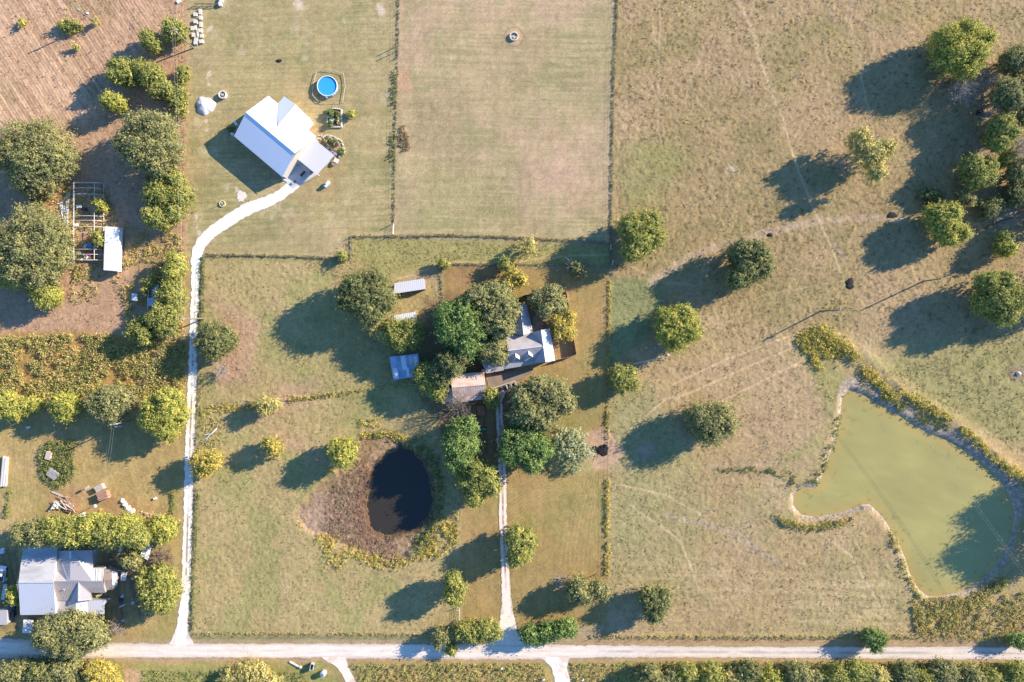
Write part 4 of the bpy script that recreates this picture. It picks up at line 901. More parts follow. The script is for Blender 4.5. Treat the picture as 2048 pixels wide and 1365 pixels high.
# board fence behind the farmhouse
def board_fence(label, pts, hgt=1.9):
    root = thing('board_fence', label, 'fence', G(*pts[0]))
    for a, b in zip(pts[:-1], pts[1:]):
        A_, B_ = Vector(G(*a)), Vector(G(*b)); d = (B_ - A_); c = (A_ + B_) / 2
        MB().box((c.x, c.y, hgt / 2), (d.length - .12, .05, hgt), math.atan2(d.y, d.x)).build('board_panel', M_wood, root)
    for p in pts: MB().box(G(p[0], p[1], hgt / 2 + .03), (.14, .14, hgt + .1)).build('post', M_palewood, root)
board_fence('brown board fence round the back yard of the farmhouse', [(1036,603),(1047,592),(1075,587),(1103,581),(1130,576),(1134,597),(1141,640),(1147,680),(1152,709),(1134,715),(1112,720)])

# ---------------------------------------------------------------- buildings
def inset(pts, d):
    c = Vector((sum(p[0] for p in pts) / len(pts), sum(p[1] for p in pts) / len(pts)))
    out = []
    for p in pts:
        v = Vector((p[0], p[1])) - c; v = v * (1 - d / v.length); out.append((c.x + v.x, c.y + v.y, p[2]))
    return out
def walls(root, pts, ins, mat, name='wall', drop=.13):
    """pts: eave ring (world), walls run down to the ground"""
    q = inset(pts, ins); m = MB(); n = len(q)
    for i in range(n):
        a, b = q[i], q[(i + 1) % n]; m.face([(a[0], a[1], -.1), (b[0], b[1], -.1), (b[0], b[1], b[2] - drop), (a[0], a[1], a[2] - drop)])
    return m.build(name, mat, root)
def gable_body(root, A1, R1, B1, A2, R2, B2, ins, mat, name='wall', drop=.14):
    """A1-R1-B1 one gable end, A2-R2-B2 the other (world points)"""
    ring = inset([A1, B1, B2, A2], ins); a1, b1, b2, a2 = ring
    def rid(R, a, b):
        mx = Vector(((a[0] + b[0]) / 2, (a[1] + b[1]) / 2, 0)); return (mx.x, mx.y, R[2] - drop * 1.4)
    r1, r2 = rid(R1, a1, b1), rid(R2, a2, b2)
    dn = lambda p: (p[0], p[1], -.1)
    up = lambda p: (p[0], p[1], p[2] - drop)
    m = MB(); m.face([dn(a1), dn(b1), up(b1), r1, up(a1)]); m.face([dn(b2), dn(a2), up(a2), r2, up(b2)])
    m.face([dn(b1), dn(b2), up(b2), up(b1)]); m.face([dn(a2), dn(a1), up(a1), up(a2)])
    return m.build(name, mat, root)
def ridge_cap(root, a, b, mat, r=.09):
    MB().tube([(a[0], a[1], a[2] + .02), (b[0], b[1], b[2] + .02)], r, 6).build('ridge_cap', mat, root)
def opening(root, a, b, t, w_, h_, z, name, mat, frame=M_white):
    """window or door on the wall line a-b (world xy), outward is to the right of a->b"""
    a = Vector(a[:2]); b = Vector(b[:2]); d = (b - a).normalized(); n = Vector((d.y, -d.x)); p = a + (b - a) * t
    rz = math.atan2(d.y, d.x)
    f = MB().box((p.x + n.x * .02, p.y + n.y * .02, z + h_ / 2), (w_ + .16, .1, h_ + .16), rz).build(name, frame, root)
    g = MB().box((p.x + n.x * .06, p.y + n.y * .06, z + h_ / 2), (w_, .06, h_), rz).build('pane' if name == 'window' else 'door_leaf', mat, f)
    return f

# white metal farmhouse (upper left)
R_white = mat_roof('white_metal_roof', (.80, .80, .81), -40, .4, .35, seam=.04)
R_white2 = mat_roof('white_metal_roof_ribbed', (.62, .60, .59), -38, .5, .4, seam=.45)
rt = thing('white_house', 'white metal farmhouse with a cross gable at the end of the gravel lane', 'house', G(552,280))
ez, rz = 4.1, 6.8
N_, RW, W_, E_, RE, S_ = P(537,192,ez), P(492,225,rz), P(468,273,ez), P(633,274,ez), P(590,307,rz), P(565,355,ez)
gable_body(rt, N_, RW, W_, E_, RE, S_, .5, M_cream)
MB().slab([N_, RW, RE, E_], .1).build('roof', R_white, rt); MB().slab([RW, W_, S_, RE], .1).build('roof', R_white, rt)
ridge_cap(rt, RW, RE, M_white)
c1, c2, c3, c4, cr, ca = P(568.6,193,ez), P(622.7,240,ez), P(609.5,255,ez), P(555.5,208.5,ez), P(591,209.5,5.95), P(555.8,251,5.95)
up = lambda p, d=.06: (p[0], p[1], p[2] + d)
MB().slab([up(c1), up(c4), up(ca), up(cr)], .1).build('wing_roof', R_white, rt)
MB().slab([up(cr), up(ca), up(c3), up(c2)], .1).build('wing_roof', R_white, rt)
ridge_cap(rt, up(cr), up(ca), M_white)
q = inset([c1, c2, c3, c4], .45); m = MB(); rr = ((q[0][0] + q[1][0]) / 2, (q[0][1] + q[1][1]) / 2, 5.7)
m.face([(q[0][0], q[0][1], -.1), (q[0][0], q[0][1], ez - .05), rr, (q[1][0], q[1][1], ez - .05), (q[1][0], q[1][1], -.1)])
m.face([(q[1][0], q[1][1], -.1), (q[1][0], q[1][1], ez - .05), (q[2][0], q[2][1], ez - .05), (q[2][0], q[2][1], -.1)])
m.face([(q[3][0], q[3][1], -.1), (q[3][0], q[3][1], ez - .05), (q[0][0], q[0][1], ez - .05), (q[0][0], q[0][1], -.1)]); m.build('wing_wall', M_white, rt)
i1 = inset([N_, W_, S_, E_], .5)
for t in (.2, .5, .8): opening(rt, i1[1], i1[2], t, 1.3, 1.2, 1.0, 'window', M_glass)
opening(rt, i1[2], i1[3], .35, 1.0, 2.1, 0, 'door', M_greywall); opening(rt, i1[2], i1[3], .7, 1.5, 1.2, 1.0, 'window', M_glass)
opening(rt, i1[0], i1[1], .3, 1.3, 1.2, 1.0, 'window', M_glass)
p1, p2, p3, p4 = P(629,279,3.15), P(668.5,311,2.7), P(634,350,2.7), P(594,317.5,3.15)
MB().slab([p1, p4, p3, p2], .1).build('patio_roof', R_white2, rt)
pp = inset([p1, p2, p3, p4], .3)
for i in (0, 1, 2, 3): MB().tube([(pp[i][0], pp[i][1], 0), (pp[i][0], pp[i][1], pp[i][2] - .1)], .08, 6).build('patio_post', M_white, rt)
MB().tube([P(544,216,5.0), P(544,216,5.5)], .1, 6).build('vent_pipe', M_gal, rt)
MB().tube([P(548.5,218.5,4.8), P(548.5,218.5,5.3)], .07, 6).build('vent_pipe', M_gal, rt)

# old farmhouse in the grove
R_sh = mat_roof('pinkish_grey_roof', (.44, .41, .40), 8, .35, .6, (.30, .27, .27), .7, .5, 1, .01, .08)
R_grey = mat_roof('grey_and_shade_tone_roof', (.40, .41, .42), 82, .6, .5, (.30, .31, .33), .5, .3, 1, .02, .15)  # grey porch roofs; on west slopes, shade put into the colour
R_lit = mat_roof('sunlit_tone_slope', (.70, .69, .68), -8, .5, .5, seam=.06)  # east slopes and dormer sides: sunlight put into the lighter colour
rt = thing('farmhouse', 'grey roofed farmhouse with two dormers under the grove', 'house', G(1060,692))
ez, rz = 3.2, 6.0
a1, a2 = P(1011.5,671,ez), P(1016,702,rz); a3 = P(1019,725.5,3.4)
b1, b2, b3 = P(1063,664,ez), P(1085,693,rz), P(1090,719,3.4)
ne, se, nr, sr = P(1100,657.5,ez), P(1110,721.5,2.9), P(1082,660.5,rz - .1), P(1091,724.5,rz - .5)
m = MB().slab([a1, a2, b2, b1], .1).build('roof', R_sh, rt); m = MB().slab([a2, a3, b3, b2], .1).build('roof', R_sh, rt)
MB().slab([nr, ne, se, sr], .1).build('roof', R_lit, rt)
wn, ws = P(1062,665.5,ez), P(1070,727.5,3.1)
MB().slab([nr, sr, ws, wn], .1).build('roof', R_grey, rt)
ridge_cap(rt, a2, b2, M_white); ridge_cap(rt, nr, sr, M_gal)
gable_body(rt, a1, a2, a3, b1, b2, b3, .5, M_cream); gable_body(rt, wn, nr, ne, ws, sr, se, .5, M_cream)
MB().slab([up(P(1004,698,3.3), -.25), up(P(1019,700,3.4), -.15), up(P(1020.5,725.5,3.4), -.15), P(1008,739,2.6)], .08).build('porch_roof', R_grey, rt)
MB().slab([up(P(1020.5,725.5,3.4), -.15), up(P(1070,719,3.3), -.15), P(1071,728.5,2.6), P(1008,739,2.6)], .08).build('porch_roof', R_grey, rt)
for x, y in [(1011,736),(1028,733.5),(1045,731),(1062,728.5)]: MB().tube([P(x, y, 0), P(x, y, 2.5)], .08, 6).build('porch_post', M_white, rt)
for dx, dy in [(1031,712),(1057,707)]:
    z0 = 4.15; fl, fr = P(dx - 6, dy + 9.5, z0 + .5), P(dx + 9, dy + 7.5, z0 + .5); tp, bk = P(dx + .6, dy + 2.5, z0 + 1.35), P(dx - .2, dy - 5, z0 + 1.35)
    bl, br = P(dx - 7.5, dy + 1, z0 + .55), P(dx + 7.4, dy - 1, z0 + .55)
    d = MB().slab([tp, bk, bl, fl], .06).build('dormer_roof', R_grey, rt); MB().slab([bk, tp, fr, br], .06).build('dormer_roof', R_lit, rt)
    mw = MB(); mw.face([(fl[0] + .15, fl[1] + .2, z0 - 1.2), (fr[0] - .15, fr[1] + .2, z0 - 1.2), (fr[0] - .15, fr[1] + .2, z0 + .42), (tp[0], tp[1] + .2, z0 + 1.2), (fl[0] + .15, fl[1] + .2, z0 + .42)])
    mw.face([(fr[0] - .15, fr[1] + .2, z0 - 1.2), (br[0] - .15, br[1], z0 - .6), (br[0] - .15, br[1], z0 + .45), (fr[0] - .15, fr[1] + .2, z0 + .42)])
    mw.face([(bl[0] + .15, bl[1], z0 - .6), (fl[0] + .15, fl[1] + .2, z0 - 1.2), (fl[0] + .15, fl[1] + .2, z0 + .42), (bl[0] + .15, bl[1], z0 + .45)]); mw.build('dormer_wall', M_white, rt)
# rear wing
w1, w2, w3, w4, wr1, wr2 = P(1028,612,3.1), P(1053,608.5,3.1), P(1066.5,664,3.1), P(1024,668,3.1), P(1040.5,610.5,5.4), P(1047.5,671,5.4)
MB().slab([wr1, w2, w3, wr2], .1).build('rear_roof', R_sh, rt); MB().slab([w1, wr1, wr2, w4], .1).build('rear_roof', R_grey, rt)
ridge_cap(rt, wr1, wr2, M_white); gable_body(rt, w1, wr1, w2, w4, wr2, w3, .4, M_cream)
MB().tube([P(1042,613,5.0), P(1042,613,5.9)], .28, 8).build('chimney', M_white, rt)
bw = [P(963,726,2.7), P(1003.5,700,2.8), P(1007.5,741,2.6), P(973.5,747.5,2.6)]
MB().slab(bw[::-1], .1).build('breezeway_roof', R_sh, rt)
for p in inset(bw, .4): MB().tube([(p[0], p[1], 0), (p[0], p[1], p[2] - .08)], .08, 6).build('breezeway_post', M_white, rt)
MB().slab([P(1066,668,.35), P(1064,632,.35), P(1084,630,.35), P(1087,655,.35), P(1084,661,.35)][::-1], .2).build('deck', M_wood, rt)
i1 = inset([a1, b1, b3, a3], .5); 
for t in (.2, .5, .8): opening(rt, i1[3], i1[2], t, 1.1, 1.4, .9, 'window', M_glass)

# rusty barn
R_rust = mat_roof('rusty_sheet_roof', (.66, .52, .43), 84, .5, .9, (.50, .22, .11), 1.0, .35, .5, .03, .25)
R_pk = mat_roof('faded_sheet_roof', (.60, .49, .42), 84, .5, .9, (.38, .23, .16), .8, .5, .6, .03, .3)
R_blue = mat_roof('clean_grey_sheet_roof', (.52, .53, .54), 84, .5, .5, seam=.15)
rt = thing('barn', 'rusty roofed barn beside the farmhouse', 'barn', G(935,778))
e1, r1, s1 = P(899,750,3.3), P(904,776,4.9), P(906.5,808,3.3); e2, r2, s2 = P(968,744,3.3), P(971,770,4.9), P(972,798,3.3)
MB().slab([r1, e1, e2, r2][::-1], .09).build('roof', R_rust, rt); MB().slab([s1, r1, r2, s2][::-1], .09).build('roof', R_pk, rt)
ridge_cap(rt, r1, r2, M_palewood); gable_body(rt, e1, r1, s1, e2, r2, s2, .3, M_wood)
l = [P(887,776,2.4), P(904,776,3.1), P(906.5,804,3.1), P(889,806,2.4)]
MB().slab(l, .08).build('lean_to_roof', R_blue, rt); walls(rt, l, .25, M_wood, 'lean_to_wall')
i1 = inset([e2, s2, s1, e1], .3); opening(rt, i1[3], i1[0], .5, 2.4, 2.3, 0, 'door', M_wood, M_palewood)
rt = thing('white_tank', 'white square tank standing between the rusty barn and the breezeway', 'tank', G(969,743))
MB().box(P(969,743,.8), (1.5, 1.3, 1.6), .15).build('body', M_white, rt, bevel=.08); MB().tube([P(969,743,1.6), P(969,743,1.75)], .25, 10).build('lid', M_gal, rt)

# sheds
R_patch = mat_roof('patched_shade_blue_roof', (.22, .32, .46), 86, .5, .6, (.46, .54, .64), .9, .35, 1.2, .03, .25)  # dark blue base holds the grove's shade; the patching is real
R_shed = mat_roof('pale_shed_roof', (.70, .70, .71), 96, .6, .45, seam=.2)
def shed(label, px, z1, z2, roofmat, wall=M_wood, name='shed', open_front=False, group=None):
    cx = sum(p[0] for p in px) / 4; cy = sum(p[1] for p in px) / 4; rt = thing(name, label, 'shed', G(cx, cy), group)
    q = [P(px[0][0], px[0][1], z1), P(px[1][0], px[1][1], z1), P(px[2][0], px[2][1], z2), P(px[3][0], px[3][1], z2)]
    MB().slab(q[::-1], .08).build('roof', roofmat, rt)
    if not open_front: walls(rt, q, .2, wall)
    else:
        i = inset(q, .2); m = MB()
        for a, b in ((0, 1), (1, 2), (3, 0)): m.face([(i[a][0], i[a][1], -.1), (i[b][0], i[b][1], -.1), (i[b][0], i[b][1], i[b][2] - .1), (i[a][0], i[a][1], i[a][2] - .1)])
        m.build('wall', wall, rt)
        for k in (2, 3): MB().tube([(i[k][0], i[k][1], 0), (i[k][0], i[k][1], i[k][2] - .08)], .08, 6).build('post', M_post, rt)
    return rt, q
sh1, q = shed('shed with a patchwork sheet roof, grove shade put into its blue colour', [(778.7,714),(836,707.5),(842,752),(787.5,761)], 3.0, 2.5, R_patch)
for (u0, v0, u1, v1) in [(.38,.02,.55,.62),(.66,.05,.80,.42),(.82,.1,.95,.55),(.05,.5,.2,.95),(.5,.55,.6,.95)]:
    def bl(u, v): return tuple(Vector(q[0]).lerp(Vector(q[1]), u).lerp(Vector(q[3]).lerp(Vector(q[2]), u), v) + Vector((0, 0, .06)))
    MB().slab([bl(u0, v0), bl(u0, v1), bl(u1, v1), bl(u1, v0)], .03).build('roof_patch', M_tarp if u0 < .6 or u0 > .8 else M_gal, sh1)
shed('long white roofed shed right of the large dark tree', [(789,566.5),(848,557.5),(851,578.5),(787,588)], 2.9, 2.3, R_shed, open_front=True, group='white roofed sheds')
shed('shed whose white roof is half hidden by the round leafy tree', [(777,633.5),(830,623.5),(834,650),(781,657)], 2.8, 2.4, R_shed, open_front=True, group='white roofed sheds')

# metal house complex (lower left)
R_fa1 = mat_roof('weathered_white_roof', (.55, .54, .52), 90, .35, .5, (.36, .35, .34), .8, .5, .25, .03, .22)
R_fa2 = mat_roof('ribbed_white_roof', (.58, .59, .62), 90, .45, .4, seam=.3)
R_fb = mat_roof('brown_grey_ribbed_roof', (.44, .39, .35), 90, .5, .5, (.30, .27, .26), .4, .5, .4, .05, .6)
R_fw = mat_roof('grey_ribbed_roof_wing', (.42, .40, .40), 0, .45, .5, (.34, .32, .31), .4, .5, .4, .04, .35)
R_fl = mat_roof('light_flat_roof', (.44, .41, .40), 0, .6, .6, (.44, .41, .40), .5, .4, 1, .01, .1)
R_brn = mat_roof('brown_roof', (.36, .29, .25), 0, .5, .7, seam=.15)
rt = thing('metal_building', 'big white metal building with a weathered upper roof slope at the left edge', 'building', G(85,1160), 'joined metal roofed buildings')
a, b, ra, rb, c, d = P(46,1095.5,3.7), P(114.6,1095.5,3.7), P(36.7,1166,6.0), P(107.4,1166,6.0), P(40.5,1230.5,3.7), P(111.5,1229.5,3.7)
MB().slab([a, ra, rb, b], .1).build('roof', R_fa1, rt); MB().slab([ra, c, d, rb], .1).build('roof', R_fa2, rt)
ridge_cap(rt, ra, rb, M_gal, .14); gable_body(rt, a, ra, c, b, rb, d, .3, M_white)
q = inset([a, b, d, c], .3); opening(rt, q[3], q[2], .3, 3.0, 2.8, 0, 'door', M_gal); opening(rt, q[3], q[2], .75, 1.2, 1.1, 1.1, 'window', M_glass)
rt = thing('metal_roofed_house', 'rambling house of mixed grey metal roofs joined to the white metal building', 'house', G(165,1165), 'joined metal roofed buildings')
# main body, ridge runs left-right
m0, m1, mr0, mr1, ms0, ms1 = P(113,1135,3.2), P(206,1136,3.2), P(108,1163,5.2), P(205,1163,5.2), P(111,1202,3.2), P(211,1186,3.4)
MB().slab([m0, mr0, mr1, m1], .1).build('roof', R_fl, rt); MB().slab([mr0, ms0, P(161,1202,3.2), P(161,1186,4.0), ms1, mr1], .1).build('roof', R_fb, rt)
ridge_cap(rt, mr0, mr1, M_gal); walls(rt, [m0, m1, ms1, P(161,1190,3.2), P(161,1202,3.2), ms0], .3, M_greywall)
# north wing, ridge runs up-down
n0, n1, nr, n2, n3, nr2 = P(114.5,1102,3.3), P(184,1101,3.3), P(141,1101.5,4.9), P(183,1150,3.35), P(112,1150,3.35), P(140.5,1161,5.25)
MB().slab([nr, up(P(114.5,1102,3.3)), up(P(109,1142,3.3)), up(P(136,1163,5.2),.07), up(nr2)], .08).build('wing_roof', R_fw, rt)
MB().slab([n1, nr, up(nr2), up(P(187,1162,4.9), .35), up(P(187,1136,3.3), .25)], .08).build('wing_roof', R_fl, rt)
MB().box(P(140.8,1110,5.05), (.5, 2.2, .12)).build('skylight_strip', M_tarp, rt)
gable_body(rt, n0, nr, n1, n3, nr2, n2, .3, M_greywall)
for i, (x0, x1) in enumerate([(188,191),(193,196),(198,203)]): MB().slab([up(P(x0,1138,3.4),.2), up(P(x0-1.5,1161,5.1),.12), up(P(x1-1,1161,5.1),.12), up(P(x1,1138,3.4),.2)], .04).build('bright_sheet', M_white, rt)
# south gable wing
g0, gr, g1, h0, hr, h1 = P(141,1203,3.4), P(156.3,1203,5.1), P(186,1199,3.4), P(156,1166,5.15), P(157,1165,5.2), P(182,1186,3.8)
MB().slab([up(gr,.1), up(hr,.12), up(g0,.2)], .08).build('gable_roof', R_fw, rt); MB().slab([up(hr,.12), up(gr,.1), up(g1,.25), up(P(183,1187,4.0),.2)], .08).build('gable_roof', R_fl, rt)
# porch roofs along the front
MB().slab([P(111.5,1202,2.95), P(111.5,1229.5,2.6), P(138,1230,2.6), P(138,1202,2.95)], .08).build('porch_roof', R_fl, rt)
k0, k1, k2, k3, kr, ks = P(137,1203,2.9), P(175,1202,2.9), P(175,1230,2.7), P(137,1228,2.7), P(152,1202,3.6), P(152.5,1233,3.5)
MB().slab([kr, k0, k3, ks], .08).build('porch_roof', R_blue, rt); MB().slab([k1, kr, ks, k2], .08).build('porch_roof', R_white, rt)  # one porch gable: shade and sunlight put into greyer west, whiter east slope
MB().slab([P(175,1201.5,2.95), P(175,1229.5,2.6), P(208.5,1229,2.6), P(208.5,1201,2.95)], .08).build('porch_roof', R_fa2, rt)
for x in (114,137,152,175,207): MB().tube([P(x,1228.5,0), P(x,1228.5,2.6)], .07, 6).build('porch_post', M_white, rt)
walls(rt, [P(112,1203,2.6), P(207,1202,2.6), P(207,1212,2.6), P(112,1212,2.6)], .2, M_greywall, 'porch_wall')
MB().tube([P(128,1180,4.2), P(128,1180,5.0)], .12, 6).build('vent_pipe', M_white, rt); MB().tube([P(158,1194,4.6), P(158,1194,5.2)], .08, 6).build('vent_pipe', M_dark, rt); MB().tube([P(181,1156,4.7), P(181,1156,5.2)], .08, 6).build('vent_pipe', M_dark, rt)
rt = thing('shed', 'small brown roofed shed at the right end of the metal roofed house', 'shed', G(218,1160))
a, b, c, d, r0, r1 = P(209,1138.5,2.5), P(223.5,1140,2.5), P(226,1180,2.5), P(211,1180.5,2.5), P(208,1161,3.1), P(224,1161,3.1)
MB().slab([a, r0, r1, b], .08).build('roof', R_brn, rt); MB().slab([r0, d, c, r1], .08).build('roof', R_brn, rt)
gable_body(rt, a, r0, d, b, r1, c, .2, M_palewood)
rt = thing('awning', 'crooked white sheet awning over the junk beside the brown roofed shed', 'awning', G(230,1160))
MB().slab([P(224,1142,2.2), P(226,1176,2.2), P(234,1168,1.9), P(235,1145,1.9)], .05).build('sheet', M_tarp, rt)
for x, y in ((226,1145),(227,1172),(233,1165),(234,1147)): MB().tube([G(x,y,0), G(x,y,1.9)], .05, 5).build('post', M_gal, rt)
rt = thing('shed', 'grey board shed cut by the left edge below the white metal building', 'shed', G(4,1238))
q = [P(-14,1222,2.6), P(14,1221,2.6), P(14,1250,2.3), P(-14,1251,2.3)]; MB().slab(q[::-1], .08).build('roof', R_fl, rt); walls(rt, q, .2, M_greywall)

# greenhouse frame
rt = thing('greenhouse_frame', 'bare white hoop frame of an old greenhouse full of junk', 'greenhouse', G(178,445))
X0, X1 = 147, 208
ys = [368,379,391,434,443,455,467,500,510,521]
for y in ys:
    pts = []
    for k in range(11):
        a = math.pi * k / 10; x = (X0 + X1) / 2 - (X1 - X0) / 2 * math.cos(a); pts.append(G(x, y + 1.2 * math.sin(a), 2.6 * math.sin(a) ** .8 + .05))
    MB().tube(pts, .065, 5).build('hoop', M_white, rt)
for t in (0.0, .27, .73, 1.0):
    a = math.pi * t; x = (X0 + X1) / 2 - (X1 - X0) / 2 * math.cos(a); z = 2.6 * math.sin(a) ** .8 + .12
    MB().tube([G(x,367,z), G(x,522,z)], .07 if 0 < t < 1 else .12, 5).build('purlin', M_white, rt)
for y in (367.5, 521.5): MB().box(G(177,y,.4), (9.2, .12, .8)).build('end_board', M_palewood, rt)
def strew(name, label, cat, x, y, d, rz, mat, z=0, lid=None, group=None):
    rt = thing(name, label, cat, G(x, y), group); MB().box(G(x, y, z + d[2] / 2), d, rz).build('body', mat, rt, bevel=min(d) * .12)
    MB().box(G(x, y, z + d[2] + .03), (d[0] * .92, d[1] * .92, .06), rz).build('lid', lid or mat, rt); return rt
strew('crate', 'white crate in the upper part of the greenhouse frame', 'crate', 160,414, (1.6,.9,.6), .1, M_white)
strew('crate', 'dark crate in the upper middle of the greenhouse frame', 'crate', 171,419, (1.4,1.0,.7), -.2, M_dark)
strew('barrel', 'round white tub near the left side of the greenhouse frame', 'tub', 155,451, (.9,.9,.7), .4, M_white)
strew('crate', 'pale blue bin lid in the middle of the greenhouse frame', 'bin', 172,493, (1.0,1.3,.6), -.5, M_gal)
strew('box', 'bright blue box in the lower part of the greenhouse frame', 'box', 182,492, (1.4,1.2,.7), .1, M_blue)
strew('box', 'yellow box in the lower part of the greenhouse frame', 'box', 161,506, (.9,1.1,.7), .2, M_yel)
strew('box', 'white sack in the lower part of the greenhouse frame', 'sack', 174,515, (1.0,1.0,.5), .5, M_white)
strew('box', 'dark red blanket pile in the lower part of the greenhouse frame', 'blanket', 182,508, (2.4,1.6,.35), .1, M_red)
strew('box', 'small white tub by the lower end of the greenhouse frame', 'tub', 165,520, (.6,.6,.5), .1, M_white)
strew('box', 'tan box left of the blue box in the greenhouse frame', 'box', 166,486, (1.0,.8,.5), .3, M_yel)
T('round yellow-green bush growing through the greenhouse frame', 'bright', [(202,409,10),(208,416,8)], 3.6, name='bush', cat='bush')
T('bush growing between the greenhouse frame and the white box trailer', 'yg', [(198,478,9),(203,486,8),(196,470,6)], 3.6, name='bush', cat='bush')
T('low bush above the white tarp beside the greenhouse frame', 'ol', [(70,405,9)], 2.5, name='bush', cat='bush')
def crumple(name, label, cat, pts, hgt, mat, seed=0, n=14):
    """a crumpled sheet draped inside the quad pts"""
    rng = np.random.default_rng(seed); rt = thing(name, label, cat, G(*pts[0])); o3 = rt.location
    Vv = []; Ff = []
    for i in range(n + 1):
        for j in range(n + 1):
            u, v = i / n, j / n; x = (pts[0][0] * (1 - u) + pts[1][0] * u) * (1 - v) + (pts[3][0] * (1 - u) + pts[2][0] * u) * v
            y = (pts[0][1] * (1 - u) + pts[1][1] * u) * (1 - v) + (pts[3][1] * (1 - u) + pts[2][1] * u) * v
            e = min(u, v, 1 - u, 1 - v) * 4; z = .08 + hgt * min(1, e) * (.35 + .65 * rng.random()); x += rng.normal() * .6; y += rng.normal() * .6
            p = G(x, y, z); Vv.append((p[0] - o3.x, p[1] - o3.y, p[2]))
    for i in range(n):
        for j in range(n): a = i * (n + 1) + j; Ff.append((a, a + 1, a + n + 2, a + n + 1))
    me = bpy.data.meshes.new('sheet'); me.from_pydata(Vv, [], Ff); link_mesh('sheet', me, mat, rt)
    m = MB()
    for p in pts: m.box(G(p[0], p[1], .15), (.3, .3, .3), .4)
    m.build('weight', M_stone, rt); return rt
crumple('tarp', 'torn white tarp lying left of the greenhouse frame', 'tarp', [(132,384),(141,386),(136,458),(131,440)], .4, M_tarp, 1)
crumple('tarp', 'ragged white tarp strip farthest left of the greenhouse frame', 'tarp', [(117,408),(131,396),(131,446),(126,438)], .35, M_tarp, 2)
crumple('tarp', 'crumpled silver tarp in the yard near the lane', 'tarp', [(286,1094),(305,1092),(296,1122),(278,1112)], 1.1, M_tarp, 3)
rt = thing('box_trailer', 'long bright white box trailer beside the greenhouse frame', 'trailer', G(219,498))
q = [P(210,453,2.9), P(237.7,455,2.9), P(234,542.7,2.9), P(207,540.5,2.9)]
m = MB(); z0 = .7
lo = [(p[0], p[1], z0) for p in q]
m.slab(q[::-1], .04); 
for i in range(4): a, b = i, (i + 1) % 4; m.face([lo[a], lo[b], q[b], q[a]])
m.face(lo); m.build('body', M_white, rt)
for x, y in ((213,528),(230,529),(213,520),(230,521)): MB().tube([G(x-1.5,y,.45), G(x+1.5,y,.45)], .45, 12).build('wheel', M_dark, rt)
for i in range(1, 8):
    a = Vector(q[0]).lerp(Vector(q[3]), i / 8); b = Vector(q[1]).lerp(Vector(q[2]), i / 8); MB().tube([a + Vector((0,0,.02)), b + Vector((0,0,.02))], .012, 4).build('roof_bow', M_white, rt)
strew('cabinet', 'white cabinet lying in the brush left of the junk frame', 'cabinet', 272,595, (1.6,2.2,.9), -.1, M_white)
rt = thing('scrap_trailer', 'rusting steel frame of an old trailer in the trees beside the lane', 'trailer', G(308,590))
for x in (300, 308, 317): MB().box(G(x,592,.9), (.25, 8, .25), -.05).build('beam', M_gal, rt)
for y in (568,580,598,612): MB().box(G(308,y,.95), (3.0, .25, .2), -.05).build('crossbeam', M_gal, rt)
MB().box(G(316,580,1.2), (1.4, 3.0, .1), -.1).build('sheet', M_tarp, rt); MB().box(G(306,605,1.15), (2.2, 2.4, .1), .05).build('sheet', M_gal, rt)

# ---------------------------------------------------------------- things on the white house lawn
rt = thing('pool', 'round blue above-ground pool on the lawn', 'pool', G(656.5,175))
pc = G(656.5,175.5); r = 3.0
MB().lathe(pc, [(r, 0), (r, 1.25), (r - .04, 1.25), (r - .04, .1)], 40).build('wall', mat_plain('pool_wall', (.25, .42, .60), .5), rt, True)
MB().lathe(pc, [(r + .06, 1.22), (r + .06, 1.32), (r - .14, 1.32), (r - .14, 1.22)], 40).build('rim', M_white, rt, True)
wt = mat_water('pool_water', (.045, .36, .70), .08, .03, 2.0); m = MB(); m.face([(pc[0] + (r - .05) * math.cos(a), pc[1] + (r - .05) * math.sin(a), 1.08) for a in [k * math.pi / 20 for k in range(40)]]); m.build('water', wt, rt)
for k in range(12): a = k * math.pi / 6; MB().tube([(pc[0] + (r + .08) * math.cos(a), pc[1] + (r + .08) * math.sin(a), 0), (pc[0] + (r + .08) * math.cos(a), pc[1] + (r + .08) * math.sin(a), 1.3)], .05, 5).build('leg', M_white, rt)
la = (pc[0] - .2, pc[1] - r); f = MB().box((la[0], la[1] - .35, .8), (.5, .06, 1.6)).build('ladder', M_white, rt)
rt = thing('rope_fence', 'low rope fence looping round the blue pool', 'fence', G(634,145))
rp = [(634,146),(646,141),(668,143),(687,148),(690,160),(691,175),(686,206),(670,206),(650,207),(636,203),(626,192),(626,180),(630,160),(634,146)]
MB().tube([G(x, y, .5) for x, y in rp], .07, 4).build('rope', M_palewood, rt)
for x, y in rp[:-1]: MB().tube([G(x,y,0), G(x,y,.6)], .05, 5).build('stake', M_palewood, rt)
def ring_planter(label, x, y, r, mat, h=.35, name='ring_planter', cat='planter', fill=M_stone, w_=.22):
    rt = thing(name, label, cat, G(x, y)); MB().lathe(G(x, y), [(r, 0), (r, h), (r - w_, h), (r - w_, .02)], 22).build('ring', mat, rt)
    m = MB(); rng = random.Random(int(x))
    for k in range(7): a = rng.random() * 6.28; d = rng.random() * (r - w_ - .2); m.box((G(x,y)[0] + d * math.cos(a), G(x,y)[1] + d * math.sin(a), h * .4), (.35, .3, h * .8), a)
    m.build('filling', fill, rt); return rt
ring_planter('white concrete ring on the lawn beside the gravel mound', 447,191.5, 1.15, M_white, .9)
ring_planter('small cream ring with a thin post on the lawn above the lane bend', 445,408, .95, mat_plain('cream_ring', A(232,216,160)), .3)
MB().tube([G(445,408,0), G(445,408,1.6)], .08, 6).build('post', M_post, bpy.data.objects['ring_planter.001'])
ring_planter('stone fire ring alone in the middle paddock', 1028,74, 1.3, M_stone, .55, 'fire_ring', 'fire ring')
